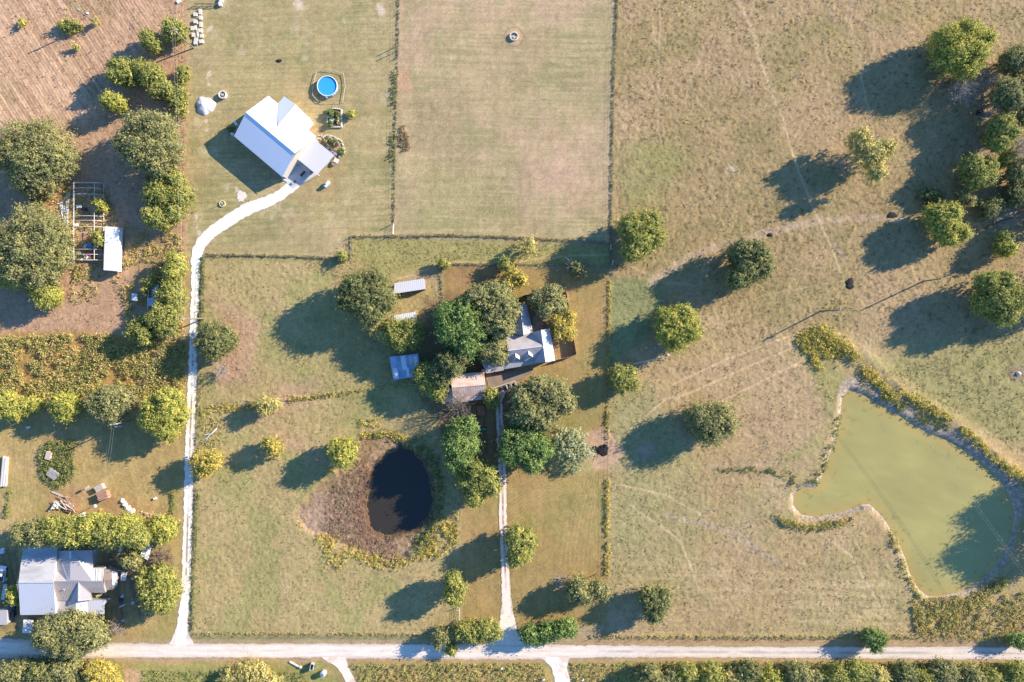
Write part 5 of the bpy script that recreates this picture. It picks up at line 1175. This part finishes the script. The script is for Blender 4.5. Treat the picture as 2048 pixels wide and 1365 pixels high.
ring_planter('black tyre-like feed ring in the right edge grove shade', 1958,226, 1.0, M_dark, .6, 'feed_ring', 'feeder', M_black)
def mound(label, x, y, r, h, mat, name='gravel_mound', cat='mound', squash=.95, seed=1, amp=.35):
    rt = thing(name, label, cat, G(x, y)); n, k = 14, 40; V_ = []; F_ = []
    for i in range(n + 1):
        for j in range(k):
            a = 2 * math.pi * j / k; t = i / n; rr = r * t * (1 + .1 * math.sin(a * 3 + seed) + .06 * math.sin(a * 7))
            px_, py_ = rr * math.cos(a), rr * math.sin(a) * squash; nz = fbm(np.array([px_ * 3 + 30 * seed]), np.array([py_ * 3 + 30]), 2.2, seed, 3)[0]
            z = h * max(0, 1 - t ** 2.0) ** .85 * (1 - amp + 2 * amp * nz); V_.append((px_, py_, z if i < n else -.08))
    for i in range(n):
        for j in range(k): F_.append((i * k + j, (i + 1) * k + j, (i + 1) * k + (j + 1) % k, i * k + (j + 1) % k))
    me = bpy.data.meshes.new('heap'); me.from_pydata(V_, [], F_); [setattr(p_, 'use_smooth', True) for p_ in me.polygons]; link_mesh('heap', me, mat, rt); return rt
rt = mound('pile of pale grey gravel on the lawn beside the hedgerow', 410.5,212, 2.9, 1.0, mat_plain('pale_gravel', (.62, .61, .61), .9, scale=3, bump=.3, var=.15), amp=.08)
# limestone slabs
sl = [(392,30,9,8),(392,45,8,9),(386,58,9,9),(388,72,7,9),(393,80,7,12),(392,88,8,8),(401,25,6,12),(403,38,6,8),(403,50,7,10),(402,63,8,8),(404,73,8,8),(404,85,9,7),(392,57,4,9),(397,70,4,14)]
pl = ['topmost left','second left','wide left','third left','fourth left','lowest left','topmost right','second right','third right','fourth right','fifth right','lowest right','thin upper middle','thin lower middle']
for i, (x, y, w_, h_) in enumerate(sl):
    rt = thing('stone_stack', 'pale limestone stack beside the hedgerow near the top, %s of the two columns' % pl[i], 'stone stack', G(x, y), 'limestone slab stacks'); rng = random.Random(i)
    nl = 2 + i % 2
    for k in range(nl): MB().box(G(x + rng.uniform(-.7,.7), y + rng.uniform(-.7,.7), .12 + k * .22), (w_ * S * rng.uniform(.75,1), h_ * S * rng.uniform(.75,1), .2), rng.uniform(-.1,.1)).build('slab', M_stone, rt)
# corner pen at the top
rt = thing('rail_fence', 'grey board rail at the top edge with white bags at its corner', 'fence', G(392,11))
for z in (.4, .8, 1.15): 
    MB().box(G(415,11,z), (7.2, .06, .14)).build('rail', M_post, rt)
for x in (392,407,423,438): MB().box(G(x,11,.65), (.12,.12,1.3)).build('post', M_post, rt)
strew('bag', 'white feed bag at the corner of the top edge rail', 'bag', 442,10, (.9,1.3,.7), .1, M_white); strew('bag', 'white feed bag cut by the top edge', 'bag', 444,1, (1.0,1.4,.7), -.1, M_white)
strew('board', 'white board leaning in the brush at the top edge', 'board', 358,4, (1.2,1.0,.3), .5, M_white)
strew('bucket', 'small white bucket in the furrowed field beside the pole top', 'bucket', 176,28, (.5,.5,.5), .2, M_white)
# raised garden bed
rt = thing('garden_bed', 'square garden bed edged with pale blocks near the pool', 'garden bed', G(669,238))
for (x, y, w_, h_, rz_) in [(673,218.5,15,2.2,-.08),(683.5,238,2.4,36,0),(672,255,22,2.2,0),(655.5,236,2,34,0)]: MB().box(G(x,y,.25), (w_*S, h_*S, .5), rz_).build('edging', M_stone, rt)
MB().box(G(669,237,.1), (25*S, 34*S, .2)).build('soil', mat_plain('garden_soil', (.10,.07,.05), .95), rt)
MB().box(G(660,232,.3), (6*S, 10*S, .3)).build('white_cover', M_tarp, rt); MB().box(G(664,241,.3), (9*S, 5*S, .3)).build('white_cover', M_tarp, rt)
T('tall plant in the upper left of the garden bed', 'dg', [(660,225,5.5),(664,230,5)], 1.6, name='plant', cat='plant', trunk=False, leaf=.16, rclump=.6)
T('plant in the lower left of the garden bed', 'dg', [(661,248,5.5)], 1.4, name='plant', cat='plant', trunk=False, leaf=.16, rclump=.6)
T('dark plant in the upper right of the garden bed', 'dol', [(676,229,4.5)], 1.2, name='plant', cat='plant', trunk=False, leaf=.16, rclump=.6)
T('brown dead plant in the lower right of the garden bed', 'tan', [(677,243,4.5)], .8, name='plant', cat='plant', trunk=False, leaf=.16, rclump=.6)
T('small yellow bush on the lawn right of the garden bed', 'bright', [(701,229,7.5)], 1.8, name='bush', cat='bush', trunk=False, leaf=.18, rclump=.7)
# stone flower border and seats by the patio
rt = thing('flower_border', 'stone edged flower border curving round the patio', 'flower border', G(665,285))
bp = [(650,273),(655,271),(662,272),(670,275),(678,279),(683,283),(686,290),(688,298),(689,304),(686,309),(680,313)]
for i, (x, y) in enumerate(bp): 
    a = bp[min(i+1,len(bp)-1)]; b = bp[max(i-1,0)]; MB().box(G(x,y,.15), (.8,.35,.3), math.atan2(-(a[1]-b[1]), a[0]-b[0])).build('edging', M_stone, rt)
for i, (x, y) in enumerate([(638,272),(643,271),(647,276),(641,279),(636,277),(651,284),(655,288)]): MB().box(G(x,y,.15), (.6,.4,.3), i).build('edging', M_palewood, rt)
MB().slab([G(x,y,.1) for x, y in [(644,280),(650,274),(664,273),(682,284),(686,300),(680,310),(668,300),(655,290)]][::-1], .1).build('mulch', mat_plain('mulch', A(184,148,116), .95, scale=4, var=.4), rt)
for i, (x, y, s) in enumerate([(659,277,4),(662,284,4),(668,290,4),(652,282,3),(683,303,6),(676,288,3),(672,281,3)]):
    T(['grey leaved plant at the top of the stone flower border','dark plant in the middle of the stone flower border','brown plant near the seats in the stone flower border','small plant beside the patio roof edge','round dark green plant at the lower right of the stone flower border','small pale plant in the right part of the stone flower border','small pale plant near the upper curve of the stone flower border'][i], ['pale','dol','dol','tan','dg','pale','pale'][i], [(x,y,s)], 1.0, name='plant', cat='plant', trunk=False, leaf=.14, rclump=.5)
for i, (x, y) in enumerate([(656,295),(663,302)]):
    rt = thing('bench', ['upper wooden patio bench beside the flower border','lower wooden patio bench beside the flower border'][i], 'bench', G(x, y)); a = -.65
    MB().box(G(x,y,.42), (1.1,.9,.08), a).build('seat', M_palewood, rt); MB().box(G(x+2.2,y-2.4,.75), (1.1,.08,.6), a).build('backrest', M_palewood, rt)
    for u in (-1,1):
        for v in (-1,1): p = G(x,y); MB().box((p[0]+u*.4,p[1]+v*.3,.2), (.08,.08,.4)).build('leg', M_palewood, rt)
def table(label, x, y, w_, d_, mat, rz_=0, h=.75, name='table'):
    rt = thing(name, label, 'table', G(x, y)); p = G(x, y); MB().box((p[0],p[1],h), (w_,d_,.07), rz_).build('tabletop', mat, rt)
    for u in (-.42,.42):
        for v in (-.42,.42):
            dx, dy = u*w_, v*d_; MB().box((p[0]+dx*math.cos(rz_)-dy*math.sin(rz_), p[1]+dx*math.sin(rz_)+dy*math.cos(rz_), h/2), (.07,.07,h), rz_).build('leg', M_post, rt)
    return rt
table('blue-grey table at the outer corner of the patio roof', 672,309, 1.1, .8, M_gal, -.65)
table('cream square table on the grass beyond the patio corner', 674,323, 1.4, 1.2, M_white, -.5, .8)
table('small brown framed table beside the cream square table', 668,329, 1.0, .9, M_wood, -.5, .6)
table('dark table on the shaded patio slab', 607,349, 1.9, .7, M_dark, .8)
table('small dark stand on the patio slab near the drive', 591,365, .7, .7, M_dark, .8)
strew('grill', 'dark grill near the house corner on the patio slab', 'grill', 574,346, (.8,.6,1.0), .6, M_dark)
strew('planter', 'white planter at the lower corner of the white house', 'planter', 569,360, (.6,.6,.7), .2, M_white)
strew('box', 'brown box at the patio edge under the ribbed roof', 'box', 624,346, (1.1,.8,.6), .7, M_wood)
strew('air_conditioner', 'white air conditioner beside the shaded end of the white house', 'air conditioner', 466,270, (.8,.8,.9), .6, M_white)
strew('air_conditioner', 'long white unit at the shaded gable end of the white house', 'air conditioner', 473,249, (.7,1.3,.9), .5, M_white)
T('small shrub in the deep shade at the gable end of the white house', 'dol', [(461,258,5)], 1.4, name='bush', cat='bush', trunk=False)
def tank(label, x, y, L_, r, ang, name='propane_tank', mat=M_white, cat='tank'):
    rt = thing(name, label, cat, G(x, y)); p = Vector(G(x, y, r + .25)); d = Vector((math.cos(ang), math.sin(ang), 0)); prof = []
    n = 16; pts = []; m = MB(); b = []
    for t, k in [(-1,.05),(-.97,.55),(-.9,.85),(-.8,1),(.8,1),(.9,.85),(.97,.55),(1,.05)]: pts.append((p + d * (t * L_ / 2), r * k))
    for q, rr in pts:
        u = d.cross(Vector((0,0,1)))
        for k in range(n): a = 2*math.pi*k/n; m.v.append(tuple(q + u*(rr*math.cos(a)) + Vector((0,0,rr*math.sin(a)))))
    for i in range(len(pts)-1):
        for k in range(n): m.f.append((i*n+k, i*n+(k+1)%n, (i+1)*n+(k+1)%n, (i+1)*n+k))
    m.build('body', mat, rt, True)
    MB().tube([p + Vector((0,0,r-.02)), p + Vector((0,0,r+.22))], .2, 10).build('valve_dome', mat, rt)
    for s_ in (-.6,.6): q = p + d*(s_*L_/2); MB().box((q.x,q.y,.15), (.25,r*1.6,.3), ang).build('foot', M_conc, rt)
tank('white propane tank lying on the lawn below the patio', 655,370, 2.3, .5, math.radians(50))

# ---------------------------------------------------------------- left yard
def boards(name, label, cat, x, y, L_, wd, hh, ang, mat, n=6, seed=0, mat2=None):
    rt = thing(name, label, cat, G(x, y)); rng = random.Random(seed); p = G(x, y)
    for k in range(n):
        o = (k + .5) / n - .5; a = ang + rng.uniform(-.03, .03); ox = -math.sin(ang) * o * wd; oy = math.cos(ang) * o * wd
        MB().box((p[0] + ox, p[1] + oy, hh / 2 + rng.uniform(0, .08)), (L_ * rng.uniform(.85, 1), wd / n * .85, hh), a).build('board', mat2 if (mat2 and k % 2) else mat, rt)
    return rt
boards('lumber_stack', 'long stack of pale planks on the grass at the left edge', 'lumber', 11.5,943, 9.6, 1.5, .75, math.radians(-94), M_palewood, 5, 1, M_white)
boards('wood_crate', 'reddish slatted wooden crate throwing a square shadow', 'crate', 211,990, 3.3, 2.4, 1.6, .3, M_wood, 6, 2, mat_plain('pinkish_boards', A(196,140,118), .85))
boards('pallet', 'pale tilted pallet against the reddish slatted crate', 'pallet', 203,975, 2.8, 1.7, 1.3, .5, M_palewood, 4, 3)
rt = thing('lumber_heap', 'heap of broken boards with a white sheet in the left yard', 'lumber', G(130,1010)); rng = random.Random(4)
for k in range(34): 
    x = rng.gauss(136,9); y = 1010 + (x-136)*.5 + rng.gauss(0,6); MB().box(G(x,y,.35+rng.random()*.7), (rng.uniform(1.5,3.6),.22,.12), rng.gauss(-.7,.35), rng.gauss(0,.25)).build('board', [M_palewood,M_wood,M_pinewood][k%5%3], rt)
crumple('sheet', 'cream crumpled sheet on the heap of boards', 'sheet', [(108,1004),(128,1003),(122,1019),(99,1022)], 1.2, mat_plain('cream_sheet', A(240,228,205), .8), 6, 8)
boards('plank_pair', 'two long planks lying above the heap of boards', 'lumber', 114,988, 3.4, .5, .15, math.radians(-24), M_palewood, 2, 5)
rt = thing('post_stand', 'short pale post stand with a narrow shadow in the left yard', 'stand', G(172,978)); MB().tube([G(171,978,0), G(171,978,1.5)], .12, 6).build('post', M_post, rt); MB().box(P(174,976,1.6), (1.4,.7,.12), .5).build('top', M_palewood, rt)
def yard_pole(label, base, top_px, z, wires=True):
    rt = thing('light_pole', label, 'pole', G(*base)); b = Vector(G(base[0], base[1], -.1)); t = Vector(P(top_px[0], top_px[1], z))
    MB().tube([b, t], .11, 6, .07).build('pole', M_post, rt); MB().lathe((t.x, t.y, t.z), [(.05,.15),(.35,.1),(.5,-.1),(.35,-.12)], 14).build('lamp', M_white, rt)
yard_pole('thin pole with a white dish above the hedge in the left yard', (206,1002), (190,1013), 5.0)
strew('drum', 'white drum beside the hedge in the left yard', 'drum', 168,1030, (1.2,1.4,.8), .4, M_white)
for i, (x, y, s) in enumerate([(245,1003,6),(250,1010,6),(256,1018,7),(264,1023,7),(262,1033,6)]):
    mound(['uppermost pale rubble heap right of the left yard dish','second pale rubble heap from the top in the left yard','middle rubble heap near the hedge in the left yard','rubble heap nearest the lane in the left yard','lowest rubble heap against the hedge in the left yard'][i], x, y, s*S, .6, M_stone, 'rubble_heap', 'rubble', seed=i+3, amp=.4)
strew('cooler', 'small white cooler on the mown grass near the lane', 'cooler', 311,997, (.9,.6,.5), .3, M_white)
boards('plank', 'white plank under the row of trees at the left yard top', 'plank', 237,853, 2.4, .3, .15, .05, M_white, 1, 7)
strew('bag', 'pale sack in the shade at the top of the left yard', 'sack', 58,855, (1.1,.7,.5), .2, M_tarp)
boards('plank', 'white boards at the foot of the hedge below the heap of boards', 'plank', 108,1041, 3.6, .4, .12, .03, M_white, 1, 8)
boards('plank_pile', 'grey plank pile on the weed island', 'lumber', 100,911, 2.6, 1.6, .9, 1.3, M_palewood, 4, 9)
boards('scrap_pile', 'dark scrap pile in the middle of the weed island', 'scrap', 108,948, 3.2, 2.4, .8, -.6, M_greywall, 5, 10)
crumple('fallen_cover', 'rumpled pink bramble cover in the brush near the hedge', 'cover', [(284,1024),(318,1028),(316,1040),(292,1036)], .5, mat_plain('pinkish_soil', A(204,166,134), .95), 9, 10)
# vehicles and junk by the metal house
def pickup(label, x, y, ang, mat, L_=5.2, W_=1.95, name='pickup_truck'):
    rt = thing(name, label, 'truck', G(x, y)); p = G(x, y); cs, sn = math.cos(ang), math.sin(ang)
    def q(u, v, z): return (p[0] + u*cs - v*sn, p[1] + u*sn + v*cs, z)
    prof = [(-L_/2,.45),(L_/2,.45),(L_/2,.85),(L_/2-.3,1.05),(L_*.18,1.1),(-L_/2,1.1)]
    m = MB(); n = len(prof)
    for s_ in (-1,1): m.v += [q(u, s_*W_/2*(.97), z) for u, z in prof]
    m.f.append(tuple(range(n))); m.f.append(tuple(range(2*n-1,n-1,-1)))
    for i in range(n): m.f.append((i,n+i,n+(i+1)%n,(i+1)%n))
    m.build('body', mat, rt, bevel=.06)
    c = MB(); lo = [(L_*.18,1.1),(-L_*.12,1.1)]; 
    c.v = [q(L_*.2,-W_*.46,1.1), q(L_*.2,W_*.46,1.1), q(-L_*.14,W_*.46,1.1), q(-L_*.14,-W_*.46,1.1), q(L_*.08,-W_*.38,1.7), q(L_*.08,W_*.38,1.7), q(-L_*.1,W_*.38,1.7), q(-L_*.1,-W_*.38,1.7)]
    c.f = [(4,7,6,5),(0,4,5,1),(1,5,6,2),(2,6,7,3),(3,7,4,0)]; c.build('cab_glass', M_glass, rt)
    MB().slab([q(L_*.08,-W_*.38,1.75), q(L_*.08,W_*.38,1.75), q(-L_*.1,W_*.38,1.75), q(-L_*.1,-W_*.38,1.75)], .06).build('cab_roof', mat, rt)
    MB().slab([q(-L_*.16,-W_*.4,1.13), q(-L_*.16,W_*.4,1.13), q(-L_*.48,W_*.4,1.13), q(-L_*.48,-W_*.4,1.13)], .02).build('bed', M_dark, rt)
    for u in (-.32,.32):
        for s_ in (-1,1): MB().tube([q(u*L_, s_*W_*.40, .38), q(u*L_, s_*W_*.52, .38)], .38, 14).build('wheel', M_dark, rt)
pickup('dark blue pickup truck under the small tree at the wall of the metal building', 27,1217, math.radians(88), M_darkblue, 4.8)
pickup('white pickup truck parked at the left edge beside the metal building', 8,1146, math.radians(80), M_white, 4.6)
def trailer(label, x, y, L_, W_, hh, ang, mat, name='trailer', cargo=False):
    rt = thing(name, label, 'trailer', G(x, y)); p = G(x, y); cs, sn = math.cos(ang), math.sin(ang)
    def q(u, v, z): return (p[0] + u*cs - v*sn, p[1] + u*sn + v*cs, z)
    MB().box(q(0,0,.5+hh/2), (L_,W_,hh), ang).build('body', mat, rt, bevel=.1)
    MB().tube([q(L_/2,0,.55), q(L_/2+.9,0,.5)], .06, 5).build('tow_bar', M_dark, rt)
    for s_ in (-1,1): MB().tube([q(0,s_*W_*.44,.35), q(0,s_*W_*.54,.35)], .35, 12).build('wheel', M_dark, rt)
    if cargo:
        for i in range(3): MB().box(q(-L_*.3+i*L_*.28, W_*.1*(i-1), .5+hh+.12), (L_*.22,W_*.55,.25), ang+.1*i).build('load', [M_tarp,M_gal,M_palewood][i], rt)
    return rt
trailer('long narrow pale blue trailer left of the white metal building', 14,1182, 4.6, 1.1, .7, math.radians(80), M_gal)
trailer('loaded white trailer in front of the white metal building', 61,1250, 4.0, 2.7, .9, math.radians(86), M_white, cargo=True)
trailer('small white box cart right of the awning', 251,1151, 2.4, 1.4, .8, math.radians(84), M_white)
strew('freezer', 'white box standing in the grass left of the metal building', 'freezer', 8,1101, (.9,1.6,.9), -.1, M_tarp)
strew('tub', 'yellow-green tub beside the white pickup truck', 'tub', 11,1158, (1.6,.8,.6), .15, mat_plain('lime_tub', A(190,205,150), .6))
boards('plank', 'pale pole lying across the junk right of the awning', 'plank', 243,1142, 2.6, .2, .12, -.12, M_white, 1, 21)
rt = thing('fire_drum', 'rusty red lid on the junk beside the awning', 'lid', G(233,1156)); MB().lathe(P(233,1156,.9), [(.75,0),(.7,.12),(.2,.2),(.01,.22)], 18).build('lid', M_rust, rt); MB().lathe(G(233,1156), [(.6,0),(.6,.85)], 14).build('drum', M_rust, rt)
jl = ['white sack by the awning edge','cream stones at the front of the metal roofed house','second cream stone at the front of the metal roofed house','grey bin in the shaded junk yard','black engine block in the shaded junk yard','pale board in the shaded junk yard','grey tub near the dense tree in the junk yard','white pail right of the box cart','pale post end by the porch corner','blue-grey case below the crumpled silver tarp','white carton at the back of the shaded junk yard','brown carton behind the awning']
for i, (x, y, a, b, mm) in enumerate([(228,1141,.8,.6,M_tarp),(197,1191,1.0,.9,M_yel),(203,1188,.8,.8,M_palewood),(246,1192,.9,.7,M_gal),(243,1200,1.0,1.0,M_dark),(246,1211,.3,1.8,M_tarp),(267,1205,.9,.8,M_gal),(266,1157,.5,.5,M_white),(220,1197,.4,.4,M_white),(247,1241,1.0,.8,M_gal),(242,1100,1.2,.9,M_tarp),(222,1135,1.0,.7,M_palewood)]):
    strew('junk_box', jl[i], 'junk', x, y, (a, b, .5), i * .4, mm)
# around the farmhouse
rt = thing('board_stack', 'stack of orange boards by the corner of the rusty barn', 'lumber', G(961,822)); 
for k in range(5): MB().box(G(956+k*3,821,.35+.05*(k%2)), (.32,3.0,.7), .1).build('board', M_pinewood, rt)
rt = thing('wooden_ramp', 'pale wooden railing frame on the forecourt below the farmhouse', 'railing', G(1010,775))
rl = [((982,778),(1006,770)),((1006,770),(1030,762)),((1030,762),(1034,772)),((1034,772),(1012,782)),((1012,782),(995,792)),((1012,768),(1016,780)),((1021,765),(1024,776))]
for a, b in rl:
    A_, B_ = Vector(G(*a)), Vector(G(*b)); c = (A_+B_)/2; d = B_-A_; MB().box((c.x,c.y,1.0), (d.length,.3,.1), math.atan2(d.y,d.x)).build('rail', M_palewood, rt)
    MB().box((A_.x,A_.y,.5), (.14,.14,1.0)).build('post', M_palewood, rt)
strew('crate', 'dark crate inside the pale wooden railing', 'crate', 1008,777, (1.7,.9,.7), .35, M_dark)
strew('crate', 'brown crate by the path corner below the farmhouse', 'crate', 1033,768, (1.2,.9,.6), .3, M_wood)
def cart(label, x, y, ang):
    rt = thing('garden_tractor', label, 'tractor', G(x, y)); p = G(x, y); cs, sn = math.cos(ang), math.sin(ang)
    def q(u, v, z): return (p[0] + u*cs - v*sn, p[1] + u*sn + v*cs, z)
    MB().box(q(.7,0,.85), (1.3,.75,.6), ang).build('hood', M_green, rt, bevel=.1); MB().box(q(-.5,0,.6), (1.4,1.1,.35), ang).build('body', M_green, rt, bevel=.06)
    MB().box(q(-.5,0,.95), (.55,.55,.35), ang).build('seat', M_yel, rt); MB().tube([q(.05,0,.9), q(-.1,0,1.35)], .03, 5).build('steering_column', M_dark, rt); MB().lathe(q(-.1,0,1.35), [(.22,0),(.2,.04)], 12).build('steering_wheel', M_dark, rt)
    for s_ in (-1,1): MB().tube([q(-.6,s_*.55,.55), q(-.6,s_*.85,.55)], .55, 14).build('rear_wheel', M_dark, rt); MB().tube([q(1.0,s_*.4,.35), q(1.0,s_*.6,.35)], .35, 12).build('front_wheel', M_dark, rt)
cart('green garden tractor in the shade beside the driveway', 964,859, .1)
strew('barrow', 'small green box in the shade beside the bright green tree', 'box', 961,884, (.7,1.6,.5), .2, M_green)
# burnt patch, dark spots, fallen branch
rt = mound('black burnt brush heap on the long fence', 1205,901, 1.9, .35, M_black, 'burn_heap', 'burn heap', seed=5, amp=.5); rg = random.Random(3)
for k in range(16): a = rg.random()*6.28; L_ = rg.uniform(.8,2.2); p = G(1203+rg.gauss(0,6),901+rg.gauss(0,7),.3); MB().tube([p, (p[0]+L_*math.cos(a), p[1]+L_*math.sin(a), .25+rg.random()*.5)], .07, 5, .04).build('charred_branch', M_black, rt)
mound('small lobe of burnt ash left of the burnt brush heap', 1189,898, 1.0, .35, M_black, 'ash_heap', 'ash heap', seed=7, amp=.5)
for i, (x, y, r, lb) in enumerate([(1785,431,1.6,'flat black heap in the upper right shade beside the gravel streak'),(1540,470,.9,'small black heap on the gravel streak'),(1700,566,1.2,'long black heap left of the crossed poles'),(558,122,.9,'small black ash spot on the lawn above the white house'),(1700,574,1.3,'lower lobe of the long black heap')]):
    mound(lb, x, y, r, .25, M_black, 'ash_heap', 'ash heap', .6 if i != 2 else 1.3, i+9, .4)
rt = mound('white salt block mound in a trampled grey circle', 2037,748, .75, .6, M_stone, 'salt_mound', 'mound', seed=20); 
rt = thing('fallen_branch', 'forked white fallen branch beside the lane', 'branch', G(425,868))
MB().tube([G(434,857,.2), G(425,866,.35), G(412,878,.2), G(405,880,.15)], .22, 6, .08).build('limb', M_white, rt); MB().tube([G(424,867,.3), G(414,870,.3), G(408,869,.2)], .12, 6, .05).build('limb', M_white, rt); MB().tube([G(418,873,.3), G(411,886,.15)], .1, 6, .05).build('limb', M_white, rt)
rt = thing('metal_pipe', 'long pale pipe lying in the shade right of the long fence', 'pipe', G(1300,722)); MB().tube([G(1266,729,.12), G(1334,712,.12)], .09, 6).build('tube', M_white, rt); MB().box(G(1336,710,.25), (.5,.5,.5), .3).build('end_block', M_white, rt)
rt = thing('fallen_tree', 'thin fallen trunk lying beside the rounded yellow tree', 'trunk', G(1985,447)); MB().tube([G(2023,436,.2), G(1985,450,.25), G(1943,466,.2)], .16, 6, .09).build('trunk', M_bark, rt); MB().tube([G(1985,450,.25), G(1990,445,.5)], .06, 5).build('stub', M_bark, rt)
# mailbox corner
rt = thing('trash_bin', 'dark open trailer box on the grass at the bottom track', 'bin', G(626,1331)); a = math.radians(78)
for u, v, dx, dy in [(0,.45,1.9,.1),(0,-.45,1.9,.1),(.95,0,.1,1.0),(-.95,0,.1,1.0)]:
    c = G(626,1331); MB().box((c[0]+u*math.cos(a)-v*math.sin(a), c[1]+u*math.sin(a)+v*math.cos(a), .8), (dx,dy,1.3), a).build('side', M_gal, rt)
MB().box(G(626,1331,.3), (1.8,.85,.1), a).build('floor', M_dark, rt)
for s_ in (-1,1): MB().tube([G(626+s_*4,1332,.3), G(626+s_*5,1332,.3)], .3, 10).build('wheel', M_dark, rt)
rt = thing('water_tank', 'round pale grey tank on the grass beside the bottom track', 'tank', G(648,1345)); MB().lathe(G(648,1345), [(.9,0),(.9,1.3),(.7,1.5),(.15,1.6),(.01,1.6)], 24).build('body', M_gal, rt, True); MB().lathe(G(648,1345), [(.2,1.58),(.2,1.7),(.01,1.7)], 12).build('lid', M_dark, rt)
rt = thing('culvert', 'pale concrete culvert edge at the bottom track left of the bin', 'culvert', G(592,1330)); MB().box(G(590,1329,.15), (3.6,.4,.3), -.5).build('wall', M_stone, rt); MB().box(G(602,1334,.25), (.8,.5,.5), -.4).build('end', M_stone, rt)
for i, (x, y) in enumerate([(1004,1334),(1087,1356),(1165,1357)]):
    rt = thing('white_post', ['white marker with green top in the verge left of the gravel entrance','white marker at the left side of the gravel entrance','white mailbox at the right side of the gravel entrance'][i], ['marker','marker','mailbox'][i], G(x, y))
    MB().box(G(x,y,.5), (.12,.12,1.0)).build('post', M_post, rt); MB().box(G(x,y,1.15), (.65,.45,.4), .4*i).build('box', M_white, rt, bevel=.08)

# ---------------------------------------------------------------- utility poles and lines
def pole(label, x, y, h=9.4, arm=None, tilt=(0, 0)):
    rt = thing('utility_pole', label, 'pole', G(x, y), 'wooden utility poles'); p = Vector(G(x, y, -.1)); t = Vector((p.x + tilt[0], p.y + tilt[1], h))
    MB().tube([p, t], .23, 8, .17).build('pole', M_post, rt)
    if arm is not None:
        d = Vector((math.cos(arm), math.sin(arm), 0)); c = t - Vector((0, 0, .5)); MB().box((c.x, c.y, c.z), (2.2, .12, .14), arm).build('crossarm', M_palewood, rt)
        for s_ in (-.9, 0.1, .9): q = c + d * s_; MB().tube([q + Vector((0, 0, .05)), q + Vector((0, 0, .28))], .07, 6).build('insulator', M_white, rt)
    MB().tube([t - Vector((0,0,1.4)) + Vector((.25,0,0)), t - Vector((0,0,.7)) + Vector((.25,0,0))], .2, 8).build('transformer', M_gal, rt)
    return t
pt1 = pole('bare pole standing in the furrowed field', 190,46, 9.0)
pt2 = pole('crossarm pole in the hedgerow beside the stone slabs', 388,97, 9.2, .3, (-1.5,1.2))
pt3 = pole('pole leaning over the lane below the junk frame', 409,637, 8.5, 0, (-3.2,-.6))
pt4 = pole('pole in the row of trees above the left yard', 262,842, 9.0, .1)
pt5 = pole('pole with white fittings in the right pasture left of the long black heap', 1641,623, 8.5, 1.0, (1.8,0))
pt6 = pole('pole in the right pasture nearest the olive tree above the pond', 1847,563, 8.5, None)
def line(label, a, b, sag=1.0, off=.35):
    rt = thing('power_line', label, 'cable', (a[0], a[1], 0), 'overhead power lines'); a = Vector(a); b = Vector(b); s_ = (b - a).cross(Vector((0, 0, 1))).normalized() * off
    for k in (-1, 1):
        pts = [a.lerp(b, i / 14) + s_ * k - Vector((0, 0, sag * 4 * (i / 14) * (1 - i / 14))) for i in range(15)]
        MB().tube(pts, .017, 4).build('wire', M_wire, rt)
line('twin wires from the crossarm pole down the lawn edge to the leaning lane pole', pt2, pt3, 1.6)
line('twin wires from the leaning lane pole to the pole above the left yard', pt3, pt4, 1.0)
line('twin wires from the pole above the left yard toward the metal house', pt4, P(200,1000,6), .8)
line('twin wires crossing the green pond', pt5, P(2110,1230,8), 1.5)
line('twin wires from the crossarm pole off the top edge', pt2, P(370,-80,9), .4)
